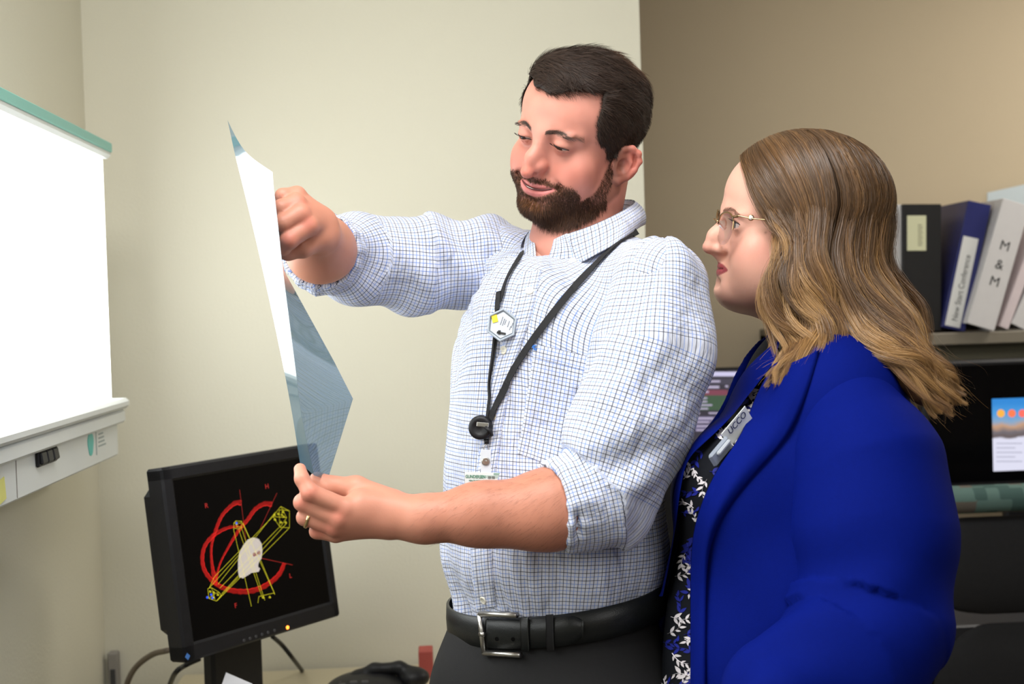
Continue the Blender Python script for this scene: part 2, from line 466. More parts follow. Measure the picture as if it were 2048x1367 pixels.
def text_obj(name, s, fr, a, b, size, m, parent=None, rot=0, c=.0006, align='CENTER', bold=0., sx=1., sp=1.):
    cu = bpy.data.curves.new(name, 'FONT'); cu.body = s; cu.size = size; cu.align_x = align; cu.align_y = 'CENTER'; cu.extrude = .0002; cu.offset = bold; cu.space_character = sp; cu.space_line = .95
    o = bpy.data.objects.new(name, cu); COL.objects.link(o); bpy.context.view_layer.update()
    me = bpy.data.meshes.new_from_object(o); bpy.data.objects.remove(o)
    V = np.array([v.co[:] for v in me.vertices]); F = [tuple(p.vertices) for p in me.polygons]
    V[:, 0] *= sx; cr, sr = math.cos(rot), math.sin(rot)
    X = V[:, 0] * cr - V[:, 1] * sr + a; Y = V[:, 0] * sr + V[:, 1] * cr + b
    P = fr.o + X[:, None] * fr.u + Y[:, None] * fr.v + (V[:, 2] + c)[:, None] * fr.n
    return mesh_obj(name, P, F, m, parent, smooth=False)

# ------------------------------------------------------------------ desk
zd = .70
M_LAM = noise_mat('beige_laminate', srgb(206, 196, 168), srgb(198, 188, 160), 6, .45, .05)
root = thing('desk', 'beige laminate desk along the cream wall', 'desk', (.0, YB - .35, 0))
MB().box((.02, YB - .33, zd - .015), (2 * (XE - XL) * .5 + .0, .64, .03), bev=.006).build('worktop', M_LAM, root)
MB().box((.02, YB - .03, (zd - .03) / 2), (1.3, .02, zd - .03)).build('back_panel', M_LAM, root)
for x in (XL + .12, XE - .05): MB().box((x, YB - .33, (zd - .03) / 2), (.04, .58, zd - .03), bev=.003).build('side_panel', M_LAM, root)

# ------------------------------------------------------------------ planning monitor
def solve_quad(tl, bl, br, tr, d0):
    """depths that make the four picture corners a true rectangle"""
    best = None
    for a in np.linspace(-.2, .25, 91):
        for b in np.linspace(-.1, .6, 141):
            BL, TL, BR = at(*bl, d0), at(*tl, d0 + a), at(*br, d0 + b)
            TR = TL + BR - BL; c = MCN.T @ (TR - CO)
            e = np.hypot(1024 + FPX * c[0] / c[1] - tr[0], 683.5 - FPX * c[2] / c[1] - tr[1])
            e += 300 * abs(nrm(BR - BL) @ nrm(TL - BL)) + 60 * abs(abs(np.linalg.norm(BR - BL) / np.linalg.norm(TL - BL)) - 1.08)
            if best is None or e < best[0]: best = (e, TL, BL, BR)
    return best
def planning_monitor():
    e, TL, BL, BR = solve_quad((321, 936), (371, 1326), (682, 1230), (612, 887), 2.12)
    fr = Frame(BL, BR - BL, TL - BL); W = np.linalg.norm(BR - BL); H = np.linalg.norm(TL - BL)
    root = thing('computer_monitor', 'black square monitor on the desk showing red and yellow beam lines around a head', 'monitor', fr(W / 2, -.10, -.08) * np.array([1, 1, 0]) + np.array([0, 0, zd]))
    b = MB(); fw = .024
    fr.box(b, 0, fw, 0, H, -.045, 0, .004); fr.box(b, W - fw * .8, W, 0, H, -.045, 0, .004); fr.box(b, 0, W, 0, fw * 1.25, -.045, 0, .004); fr.box(b, 0, W, H - fw, H, -.045, 0, .004)
    b.build('bezel', M_BLACKP, root)
    b = MB(); fr.box(b, .01, W - .01, .04, H - .035, -.085, -.03, .012); b.build('back_shell', M_BLACKP, root)
    b = MB(); fr.box(b, fw * .9, W - fw * .7, fw * 1.1, H - fw * .9, -.02, -.004); scr = b.build('screen', M_BLACKG, root)
    # stand
    base = fr(W / 2, 0, -.10); b = MB()
    foot = np.array([base[0], base[1], zd])
    uh = nrm(fr.u * [1, 1, 0]); zt_ = base[2] + .10
    b.box([base[0], base[1], (zd + .012 + zt_) / 2], (.115, .032, zt_ - zd - .012), np.stack([uh, np.cross([0, 0, 1], uh), [0, 0, 1]], 1), .006); b.build('stand', M_BLACKP, root, smooth=False)
    MB().lathe(foot, [(.11, 0), (.112, .008), (.10, .014), (.03, .018)], n=32).build('stand_foot', M_BLACKP, root, smooth=True)
    # light and buttons on the lower bezel
    a, c = fr.px(575, 1254); MB().lathe(fr(a, c, 0), [(.0035, 0), (.0035, .001), (.002, .0018)], fr.n, 12).build('power_light', emit_mat('orange_led', (1, .22, .02), 6), root, label=None) if False else None
    MB().lathe(fr(a, c, -.0005), [(.0032, 0), (.0032, .0012), (.002, .002)], fr.n, 12).build('power_light', emit_mat('orange_led', (1, .20, .02), 5), root)
    for px, py in ((488, 1280), (500, 1276), (512, 1272), (524, 1268), (536, 1264), (549, 1260)):
        a, c = fr.px(px, py); MB().lathe(fr(a, c, -.0005), [(.0028, 0), (.0028, .001), (.0024, .0014)], fr.n, 10).build('button', M_GREYD, root)
    a, c = fr.px(375, 1312); q = .005
    MB().prism([fr(a - q, c), fr(a, c - q * 1.2), fr(a + q, c), fr(a, c + q * 1.2)], fr.n * .0006).build('maker_badge', mat('blue_badge', srgb(70, 120, 190), .4), root)
    # drawing on the screen: lines lie flat on the glass
    Z = -.0036
    def pt(px, py, lift=0): a, c = fr.px(px, py, Z); return fr(a, c, Z + lift)
    def lines(L, wd, lift, mb):
        for P in L:
            for i in range(len(P) - 1):
                p, q = pt(*P[i], lift), pt(*P[i + 1], lift)
                s = nrm(np.cross(q - p, fr.n)) * wd / 2
                mb.add([p - s, p + s, q + s, q - s], [(0, 1, 2, 3)])
    red = MB(); yel = MB(); dr = MB()
    Z5 = lambda x, y: (280 + x / 2.695, 860 + y / 2.695)      # close-up coordinates of the drawing
    def arc(P, w0, w1, step=7, mb=red):
        S = spline([Z5(*p) for p in P], 400); d = np.concatenate([[0], np.cumsum(np.linalg.norm(np.diff(S, axis=0), axis=1))])
        n = max(8, int(d[-1] * 2.695 / step)); t = np.linspace(0, d[-1], n); X = np.interp(t, d, S[:, 0]); Y = np.interp(t, d, S[:, 1])
        T = np.gradient(np.stack([X, Y], 1), axis=0); N = np.stack([-T[:, 1], T[:, 0]], 1); N /= np.linalg.norm(N, axis=1)[:, None] + 1e-9
        wv = np.interp(np.linspace(0, 1, n), np.linspace(0, 1, len(w1)), w1) if hasattr(w1, '__len__') else np.full(n, w1)
        wv = wv * (1 + .12 * np.sin(np.arange(n) * 1.3)) / 2.695 / 2
        P2 = np.stack([X, Y], 1)
        lines([[tuple(P2[i] - N[i] * wv[i]), tuple(P2[i] + N[i] * wv[i])] for i in range(n)], .0009 * step / 7, 0, mb)
        lines([[tuple(v) for v in P2 - N * wv[:, None]]], .0008, 0, mb)
    arc([(530, 515), (470, 525), (400, 562), (350, 620), (335, 690), (350, 760), (400, 820), (470, 858), (560, 870), (640, 855), (710, 815), (755, 770), (778, 718)], 0, [10, 16, 20, 18, 18, 20, 22, 24, 26, 26, 24, 22, 18])
    arc([(545, 390), (515, 390), (470, 425), (435, 470), (405, 545), (385, 620), (385, 700), (400, 800)], 0, [26, 18, 16, 16, 12, 10, 14, 24], 6)
    arc([(710, 398), (670, 395), (620, 425), (580, 480), (530, 540), (470, 640), (430, 720), (400, 830)], 0, [26, 20, 18, 16, 12, 8, 8, 26], 6)
    red.build('red_arcs', emit_mat('screen_red', (.85, .006, .004), .95), scr)
    for P in ([(537, 320), (570, 590)], [(738, 338), (648, 530)], [(650, 688), (822, 725)]): lines([[Z5(*p) for p in P]], .0007, 0, dr)
    fw_ = Frame(fr(0, 0, Z), fr.u, fr.v)
    for ch, x, y, s in (('R', 357, 407, .012), ('H', 683, 303, .012), ('F', 515, 945, .012), ('L', 810, 784, .012)):
        a, c = fw_.px(*Z5(x, y)); text_obj('screen_letter', ch, fw_, a, c, s, emit_mat('screen_red2', (.5, .01, .008), .7), scr)
    dr.build('red_lines', emit_mat('screen_red2', (.5, .01, .008), .7), scr)
    Y = [[(555, 500), (590, 580)], [(503, 530), (600, 948)], [(530, 530), (660, 905)], [(545, 520), (672, 915)], [(552, 500), (725, 880)],
         [(505, 500), (515, 488), (548, 490), (548, 520), (540, 530), (505, 528), (505, 500)], [(515, 488), (520, 520), (548, 520)], [(505, 500), (540, 500), (548, 490)],
         [(715, 465), (758, 410), (805, 435), (805, 525), (755, 522), (715, 465)], [(750, 428), (752, 520)], [(750, 428), (803, 433)], [(758, 410), (790, 470), (755, 522)], [(715, 465), (790, 470)],
         [(715, 465), (400, 790), (372, 850)], [(752, 520), (430, 850)], [(805, 525), (415, 918)], [(730, 440), (420, 830)], [(790, 500), (440, 880)],
         [(365, 852), (385, 848), (425, 872), (437, 888), (412, 920), (370, 905), (365, 852)], [(370, 905), (404, 880), (425, 872)], [(385, 848), (404, 912)],
         [(535, 668), (372, 850)], [(530, 790), (415, 915)], [(640, 895), (722, 876), (725, 885)], [(640, 895), (635, 930)], [(650, 700), (725, 880)]]
    lines([[Z5(*p) for p in P] for P in Y], .0005, .0003, yel)
    for x, y in ((745, 450), (765, 455), (775, 465), (760, 495), (785, 495), (725, 455), (378, 868), (398, 872), (420, 885), (395, 900), (665, 900), (700, 898), (520, 505), (770, 440), (728, 480)):
        lines([[Z5(x - 6, y + 4), Z5(x - 2, y - 5), Z5(x + 5, y + 3), Z5(x - 3, y + 5)]], .0008, .0003, yel)
    yel.build('yellow_beams', emit_mat('screen_yellow', (.9, .82, .02), .9), scr)
    # the striped head contour
    hd = [(612, 577), (640, 585), (655, 610), (660, 650), (655, 690), (640, 712), (636, 735), (648, 745), (640, 760), (610, 762), (590, 775), (555, 797), (535, 792), (528, 760), (528, 700), (535, 660), (555, 620), (580, 588)]
    H2 = np.array([Z5(*p) for p in hd]); hb = MB()
    for yy in np.arange(H2[:, 1].min() + .4, H2[:, 1].max(), 2.0):
        xs = []
        for i in range(len(H2)):
            p, q = H2[i], H2[(i + 1) % len(H2)]
            fa, fb = p[1] - yy + .16 * (p[0] - 500), q[1] - yy + .16 * (q[0] - 500)
            if fa * fb < 0: s_ = fa / (fa - fb); xs.append(p + s_ * (q - p))
        if len(xs) >= 2:
            xs.sort(key=lambda v: v[0]); lines([[tuple(xs[0]), tuple(xs[-1])]], .00105, .0001, hb)
    hb.build('head_contour', emit_mat('screen_white', (.86, .76, .68), 1.0), scr)
    a, c = fw_.px(*Z5(627, 665)); text_obj('screen_letter', 'BL45', fw_, a, c, .0085, emit_mat('screen_red3', (.35, .02, .02), .5), scr, rot=.12, c=.0012, bold=.0002)
    for x, y in ((362, 900), (390, 903), (383, 885), (520, 500)):
        a, c = fw_.px(*Z5(x, y)); MB().lathe(fw_(a, c, 0), [(.0022, 0), (.0022, .0005)], fr.n, 8).build('blue_dot', emit_mat('screen_blue', (.03, .1, 1), .9), scr)
    return fr, root
M_GREYD = mat('dark_grey_plastic', (.05, .05, .055), .45)
mon_fr, _ = planning_monitor()

def cable(name, P, r, m, label):
    o = MB().tube(spline(P, 40), r, 10).build(name, m, smooth=True); return tag(o, label, 'cable')
M_CAB = mat('black_rubber', (.01, .01, .01), .5)
cable('power_cable', [at(545, 1272, 2.50), at(565, 1290, 2.56), at(585, 1315, 2.58), on_z(604, 1340, zd + .003)], .0045, M_CAB, 'black cable curving from the monitor down to the desk on the right')
cable('signal_cable', [at(400, 1316, 2.40), at(370, 1330, 2.40), at(350, 1346, 2.38), on_z(335, 1380, zd + .003)], .005, M_CAB, 'black cable dropping left of the monitor stand')
cable('grey_cable', [at(335, 1300, 2.5), at(305, 1308, 2.55), at(275, 1330, 2.6), at(258, 1356, 2.62), on_z(250, 1384, zd + .003)], .006, mat('grey_rubber', srgb(120, 110, 98), .6), 'thick grey cable arching behind the monitor to the wall corner')
p = on_y(231, 1336, YB)
root = thing('wall_raceway', 'narrow grey metal raceway low in the wall corner', 'raceway', (p[0], YB, p[2]))
MB().box((p[0], YB - .012, p[2] - .05), (.022, .024, .18), bev=.003).build('channel', M_GREYP, root)
MB().box((p[0], YB - .025, p[2] - .02), (.010, .004, .05), bev=.001).build('slot', M_GREYD, root)
# sheet of paper leaning by the stand
a = on_z(470, 1352, zd + .10)
pp = [at(452, 1344, 2.2), at(505, 1367, 2.16), at(500, 1420, 2.12), at(425, 1420, 2.14)]
q = MB().prism(pp, (0, .0008, 0)); tag(q.build('paper_sheet', mat('white_paper', srgb(205, 205, 210), .8)), 'white sheet of paper tilted up in front of the monitor stand', 'paper')
# keyboard
kf = Frame(on_z(585, 1376, zd + .02), MCN[:, 0], [0, 1, 0]); root = thing('keyboard', 'dark keyboard edge on the desk in front of the monitor cable', 'keyboard', kf.o)
b = MB(); kf.box(b, -.09, .06, -.06, .0, -.018, .004, .004); b.build('keyboard_body', M_GREYD, root)
b = MB()
for i in range(6):
    for j in range(2): kf.box(b, -.085 + i * .024, -.065 + i * .024, -.03 - j * .024, -.012 - j * .024, .003, .010, .002)
o = b.build('keys', M_BLACKP, root); o['kind'] = 'stuff'
# phone
def phone():
    c = on_z(766, 1392, zd); root = thing('desk_phone', 'black desk telephone with handset at the back of the desk', 'telephone', c)
    f = Field(c + [-.13, -.12, -.01], c + [.12, .12, .12], .003)
    f.ell(c + [-.03, -.02, .02], (.085, .08, .035), k=.01)
    f.plane(c + [0, 0, .001], (0, 0, -1), k=.002)
    V, Q = f.mesh(1); mesh_obj('phone_base', V, Q, M_BLACKP, root)
    f = Field(c + [-.14, -.13, -.01], c + [.14, .13, .14], .003)
    a, b_ = c + [-.045, -.01, .045], c + [.065, -.02, .045]
    f.path([a, c + [-.015, -.01, .058], c + [.035, -.012, .06], b_], [.014, .012, .012, .016], k=.01)
    f.ell(a + [0, 0, -.004], (.027, .024, .016), k=.008); f.ell(b_ + [0, 0, -.004], (.030, .026, .020), k=.008)
    V, Q = f.mesh(1); mesh_obj('handset', V, Q, M_BLACKP, root)
    for i in range(4):
        for j in range(3): MB().box(c + [-.075 + .022 * i, -.060 + .02 * j, .050 - .004 * abs(i - 1.5)], (.015, .013, .006), bev=.002).build('key', M_GREYD, root)
phone()
a = on_y(843, 1338, YB - .10); tag(MB().box((a[0] + .01, a[1], (a[2] + zd) / 2 + .008), (.03, .05, .085), bev=.002).build('red_box', noise_mat('red_card', srgb(178, 84, 76), srgb(168, 76, 70), 20, .7)), 'small red box standing on the desk behind the man', 'box')

# ------------------------------------------------------------------ right-hand work area
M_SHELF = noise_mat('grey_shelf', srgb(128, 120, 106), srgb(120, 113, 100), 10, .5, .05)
YS = 3.10
zs = on_y(1960, 663, YS)[2]; zs2 = on_y(1960, 688, YS)[2]
x0s = on_y(1600, 663, YS)[0]; x1s = XR - .5
root = thing('wall_shelf', 'long grey shelf on the tan wall holding the row of binders', 'shelf', ((x0s + x1s) / 2, YR, zs2))
MB().box(((x0s + x1s) / 2, (YS + YR) / 2, (zs + zs2) / 2), (x1s - x0s, YR - YS, zs - zs2), bev=.003).build('shelf_board', M_SHELF, root)
z3 = on_y(1960, 724, YS + .05)[2]
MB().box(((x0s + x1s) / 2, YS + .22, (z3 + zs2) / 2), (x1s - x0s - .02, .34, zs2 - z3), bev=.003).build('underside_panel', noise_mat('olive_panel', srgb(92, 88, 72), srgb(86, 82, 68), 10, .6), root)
for x in (x0s + .01, x1s - .01): MB().box((x, (YS + YR) / 2 + .02, zs - .01), (.02, YR - YS - .04, .05), bev=.003).build('bracket', M_SHELF, root)
def binder(name, quad, yd, cover, label, depth=.26, lab=None, group='binders on the wall shelf', spine_bev=.003, ring=False):
    """quad: picture corners tl, tr, br, bl of the spine"""
    tl, tr, br, bl = quad; BLp = on_y(*bl, yd); BRp = on_y(*br, yd); TLp = on_y(*tl, yd)
    up = TLp - BLp; H = np.linalg.norm(up); TRp = on_y(*tr, yd); W = .5 * (np.linalg.norm(TRp - TLp) + np.linalg.norm(BRp - BLp))
    v = nrm(up); u = nrm(np.cross([0, 1, 0], v)); u = u if u[0] > 0 else -u
    fr = Frame(BLp, u, v)
    if min(BLp[2], (BLp + u * W)[2]) < zs: fr.o = fr.o + np.array([0, 0, zs + .001 - min(BLp[2], (BLp + u * W)[2])])
    root = thing(name, label, 'binder', fr.o, group)
    b = MB(); t = .003
    fr.box(b, 0, W, 0, H, -t, 0, .0012); b.build('spine', cover, root)
    for a in (0, W - t):
        b = MB(); fr.box(b, a, a + t, 0, H, -depth, -t, .001); b.build('cover_board', cover, root)
    b = MB(); fr.box(b, t * 2, W - t * 2, .008, H - .01, -depth + .01, -.02); b.build('pages', mat('page_block', srgb(214, 208, 196), .8), root)
    if ring:
        b = MB(); b.tube([fr(W / 2, H * .14, .0), fr(W / 2, H * .14, .0012)], .011, 20); b.build('finger_hole', M_BLACKG, root)
    return fr, W, H, root
M_BLKV = noise_mat('black_vinyl', (.012, .012, .013), (.018, .018, .02), 40, .4, .1)
M_NAVY = noise_mat('navy_vinyl', srgb(48, 52, 110), srgb(42, 46, 98), 40, .3, .1)
M_WHTV = noise_mat('white_vinyl', srgb(214, 212, 212), srgb(206, 203, 204), 40, .4, .1)
M_PINKV = noise_mat('pinkish_white_vinyl', srgb(222, 208, 210), srgb(214, 200, 204), 40, .5, .1)
M_LABEL = mat('label_card', srgb(216, 216, 214), .7); M_INK = mat('ink', (.03, .03, .03), .7)
binder('ring_binder', ((1788, 409), (1803, 409), (1803, 662), (1788, 662)), YS + .03, M_WHTV, 'thin white binder left of the black one, mostly behind her hair')
fr, W, H, r_ = binder('ring_binder', ((1806, 408), (1881, 408), (1884, 662), (1806, 662)), YS + .02, M_BLKV, 'upright black binder with a cream label holder on its spine')
a0, b1 = fr.px(1814, 431); a1, b0 = fr.px(1852, 501)
b = MB(); fr.box(b, a0, a1, b0, b1, 0, .0015, .0005); lb = b.build('spine_label', mat('cream_card', srgb(212, 212, 178), .35), r_)
b = MB()
for k_ in range(9): fr.box(b, (a0 + a1) / 2 + .003, (a0 + a1) / 2 + .013 + .002 * (k_ % 2), b0 + .012 + k_ * .0062, b0 + .0155 + k_ * .0062, .0015, .0018)
b.build('faded_print', mat('faded_ink', srgb(160, 158, 130), .7), lb)
fr, W, H, r_ = binder('ring_binder', ((1937, 407), (1985, 414), (1929, 665), (1884, 660)), YS + .01, M_NAVY, 'leaning navy blue binder with a long white spine label')
a0, b0 = fr.px(1890, 655); a1, _b = fr.px(1925, 660); _a, b1 = fr.px(1940, 474)
a0, a1 = .10 * W, .76 * W
b = MB(); fr.box(b, a0, a1, .006, b1, 0, .001, .0004); lb = b.build('spine_label', M_LABEL, r_)
text_obj('label_print', 'New Start Conference', fr, (a0 + a1) / 2 + .002, b1 * .45, .0205, M_INK, lb, rot=math.pi / 2, c=.0012, sx=.88)
fr, W, H, r_ = binder('ring_binder', ((2007, 401), (2060, 412), (1991, 665), (1935, 651)), YS - .02, M_WHTV, 'leaning white binder lettered M & M down its spine')
for ch, x, y in (('M', 2009, 492), ('&', 1997, 529), ('M', 1988, 563)):
    a, c = fr.px(x, y); text_obj('spine_letter', ch, fr, W * .52, c, .034, M_INK, r_, c=.0005)
binder('ring_binder', ((2085, 420), (2102, 432), (2013, 662), (1999, 652)), YS, M_PINKV, 'thin pinkish white binder steeply leaning right of the lettered one')
binder('ring_binder', ((2120, 440), (2150, 450), (2046, 664), (2023, 648)), YS, M_WHTV, 'steeply leaning cream binder at the right edge of the picture')
f4 = [on_y(1975, 385, YR - .05), on_y(2110, 355, YR - .05), on_y(2110, 640, YR - .05), on_y(1975, 640, YR - .05)]
f4[2][2] = zs + .001; f4[3][2] = zs + .001
tag(MB().prism(f4, (0, .004, 0)).build('plastic_folder', mat('pale_blue_plastic', srgb(196, 208, 214), .3)), 'pale blue plastic folder behind the leaning white binders', 'folder')

# desk under the shelf
zd2 = .73
root = thing('desk', 'dark desk below the binder shelf behind the woman', 'desk', (1.7, YR - .4, 0))
MB().box((1.65, YR - .36, zd2 - .015), (2.6, .70, .03), bev=.004).build('worktop', M_GREYD, root)
for x in (.45, 2.85): MB().box((x, YR - .34, (zd2 - .03) / 2), (.03, .6, zd2 - .03), bev=.003).build('side_panel', M_GREYD, root)
MB().box((1.65, YR - .03, zd2 / 2), (2.5, .02, zd2 - .06)).build('modesty_panel', M_BLACKP, root)

# upright monitor between the two people
def flat(fr, mb, x0, y0, x1, y1, c):
    P = [fr(*fr.px(x, y, 0), c) for x, y in ((x0, y0), (x1, y0), (x1, y1), (x0, y1))]
    mb.add(P, [(3, 2, 1, 0)])
yM = 3.02
fr = Frame(on_y(1386, 1010, yM), on_y(1530, 1004, yM) - on_y(1386, 1010, yM), (0, 0, 1))
root = thing('computer_monitor', 'upright monitor with a dark list window, seen between the two people', 'monitor', (fr(.1, 0, -.05)[0], fr(.1, 0, -.05)[1], zd2))
W, H = .30, fr.px(1388, 740)[1]
b = MB(); fr.box(b, -.004, W, -.05, H + .003, -.035, 0, .004); b.build('casing', M_BLACKP, root)
M_SCRD = emit_mat('dark_window', (.030, .026, .04), 1.)
b = MB(); fr.box(b, .004, W - .008, -.042, H - .003, 0, .001); scr = b.build('screen', M_SCRD, root)
def rects(name, L, col, st, c=.0016):
    b = MB()
    for r in L: flat(fr, b, *r, c)
    return b.build(name, emit_mat(name, col, st), scr)
rects('title_bar', [(1408, 743, 1545, 752)], (.72, .68, .95), .75)
rects('menu_band', [(1400, 757, 1545, 768)], (.05, .045, .07), 1)
rects('crimson_row', [(1394, 779, 1455, 790), (1462, 769, 1530, 776)], (.20, .05, .08), .9)
rects('green_table', [(1392, 790, 1455, 820)], (.045, .09, .05), .9)
rects('lilac_panel', [(1390, 832, 1452, 846), (1390, 848, 1470, 862)], (.13, .11, .20), .9)
rects('list_entry', [(1412, 760, 1440, 764), (1404, 771, 1438, 776), (1393, 781, 1417, 785), (1393, 794, 1414, 797), (1393, 801, 1414, 804), (1393, 808, 1424, 811), (1393, 815, 1416, 818), (1417, 824, 1446, 827), (1392, 834, 1426, 838), (1392, 842, 1418, 845), (1392, 850, 1428, 853), (1392, 858, 1408, 861), (1450, 770, 1456, 774), (1394, 824, 1399, 828), (1463, 780, 1485, 783), (1463, 771, 1500, 774)], (.45, .40, .55), .9, .0024)
MB().box(fr(W / 2, -.12, -.05), (.10, .03, .30), bev=.005).build('stand', M_BLACKP, root)
MB().lathe((fr(W / 2, 0, -.05)[0], fr(W / 2, 0, -.05)[1], zd2 + .0005), [(.11, 0), (.11, .008), (.04, .014)], n=28).build('stand_foot', M_BLACKP, root, smooth=True)
# speaker and boxes left of it
def desk_box(name, x0, y0, x1, Y, m, label, cat, dep=.12, sink=None):
    a = on_y(x0, y0, Y); b_ = on_y(x1, y0, Y); root = thing(name, label, cat, ((a[0] + b_[0]) / 2, Y + dep / 2, zd2))
    MB().box(((a[0] + b_[0]) / 2, Y + dep / 2, (a[2] + zd2) / 2), (b_[0] - a[0], dep, a[2] - zd2), bev=.006).build('body', m, root); return root, a, b_
r_, a, b_ = desk_box('speaker', 1318, 898, 1366, 2.96, M_BLACKP, 'black desktop speaker just right of the man\'s back', 'speaker')
for z, r in ((.10, .018), (.05, .022)):
    MB().lathe((float(a[0] + b_[0]) / 2, 2.96, zd2 + z), [(r, 0), (r * 1.0, .002), (r * .8, .001), (.004, -.002)], (0, -1, 0), 20).build('speaker_cone', M_GREYD, r_)
desk_box('file_box', 1367, 898, 1384, 2.98, M_GREYP, 'narrow light grey box between the speaker and the upright monitor', 'box')
c0 = on_y(1350, 880, 3.06); zt = on_y(1350, 871, 3.06)[2]; zl = on_y(1350, 898, 3.06)[2]
root = thing('desk_lamp', 'brown trapezoid lamp shade showing above the speaker', 'lamp', (c0[0], 3.2, zd2))
MB().lathe((c0[0], 3.2, zl), [(.052, 0), (.030, zt - zl), (.028, zt - zl)], n=28).build('lamp_shade', noise_mat('brown_shade', srgb(104, 84, 62), srgb(96, 78, 58), 30, .7), root, smooth=True)
MB().tube([(c0[0], 3.2, zd2), (c0[0], 3.2, zl)], .006).build('pole', M_STEEL, root, smooth=True)
MB().lathe((c0[0], 3.2, zd2), [(.05, 0), (.05, .01), (.01, .016)], n=28).build('lamp_base', M_STEEL, root, smooth=True)

# wide black monitor at the right
yM = 3.0
fr = Frame(on_y(1850, 980, yM), on_y(2048, 972, yM) - on_y(1850, 980, yM), (0, 0, 1)); H = fr.px(1900, 722)[1]; W = .52
root = thing('computer_monitor', 'wide black monitor with a bright slide at the right edge of the picture', 'monitor', (fr(W / 2, 0, -.05)[0], fr(W / 2, 0, -.05)[1], zd2))
b = MB(); fr.box(b, 0, W, 0, H, -.04, 0, .006); b.build('casing', M_BLACKP, root)
b = MB(); fr.box(b, .015, W - .015, .015, H - .012, 0, .001); scr = b.build('screen', M_BLACKG, root)
a0, b1 = fr.px(1983, 797); _, b0 = fr.px(1983, 942); a1 = a0 + .17
def slide():
    m = emit_mat('slide_picture', (1, 1, 1), .95); N = m.node_tree.nodes
    uv = nd(m, 'ShaderNodeTexCoord'); sp = nd(m, 'ShaderNodeSeparateXYZ'); lk(m, uv.outputs['UV'], sp.inputs[0])
    no = nd(m, 'ShaderNodeTexNoise'); no.inputs['Scale'].default_value = 5; lk(m, uv.outputs['UV'], no.inputs['Vector'])
    ad = nd(m, 'ShaderNodeMath', operation='MULTIPLY_ADD'); lk(m, no.outputs['Fac'], ad.inputs[0]); ad.inputs[1].default_value = .12; lk(m, sp.outputs[1], ad.inputs[2])
    ra = nd(m, 'ShaderNodeValToRGB'); cr = ra.color_ramp; lk(m, ad.outputs[0], ra.inputs[0])
    cr.elements[0].position = 0; cr.elements[0].color = (*srgb(214, 214, 232), 1)
    cr.elements[1].position = 1; cr.elements[1].color = (*srgb(40, 130, 205), 1)
    for p_, c_ in ((.50, (214, 214, 232)), (.53, (96, 84, 84)), (.60, (110, 104, 110)), (.68, (190, 150, 120)), (.74, (130, 160, 190)), (.86, (70, 150, 215))):
        e = cr.elements.new(p_); e.color = (*srgb(*c_), 1)
    lk(m, ra.outputs[0], bsdf(m).inputs['Emission Color'])
    o = mesh_obj('slide_picture', [fr(a0, b0, .0015), fr(a1, b0, .0015), fr(a1, b1, .0015), fr(a0, b1, .0015)], [(0, 1, 2, 3)], m, scr, smooth=False, uv=np.array([[0, 0], [1, 0], [1, 1], [0, 1]], float))
slide()
for x, c in ((2001, (1, .45, .06)), (2023, (1, .20, .08)), (2044, (1, .16, .12)), (2066, (.9, .2, .2))):
    a, c2 = fr.px(x, 826); MB().lathe(fr(a, c2, .0018), [(.0095, 0), (.0095, .0005)], fr.n, 20).build('slide_icon', emit_mat('icon_%d' % x, c, .9), scr)
b = MB()
for i in range(5): flat(fr, b, 1992, 885 + i * 9, 2044 - (i % 2) * 14, 887 + i * 9, .0020)
b.build('slide_text', emit_mat('slide_text', srgb(170, 170, 190), .9), scr)
MB().box(fr(W / 2, -.05, -.06), (.08, .03, .32), bev=.005).build('stand', M_BLACKP, root)
MB().lathe((fr(W / 2, 0, -.05)[0], fr(W / 2, 0, -.05)[1], zd2 + .0005), [(.12, 0), (.12, .008), (.04, .014)], n=28).build('stand_foot', M_BLACKP, root, smooth=True)

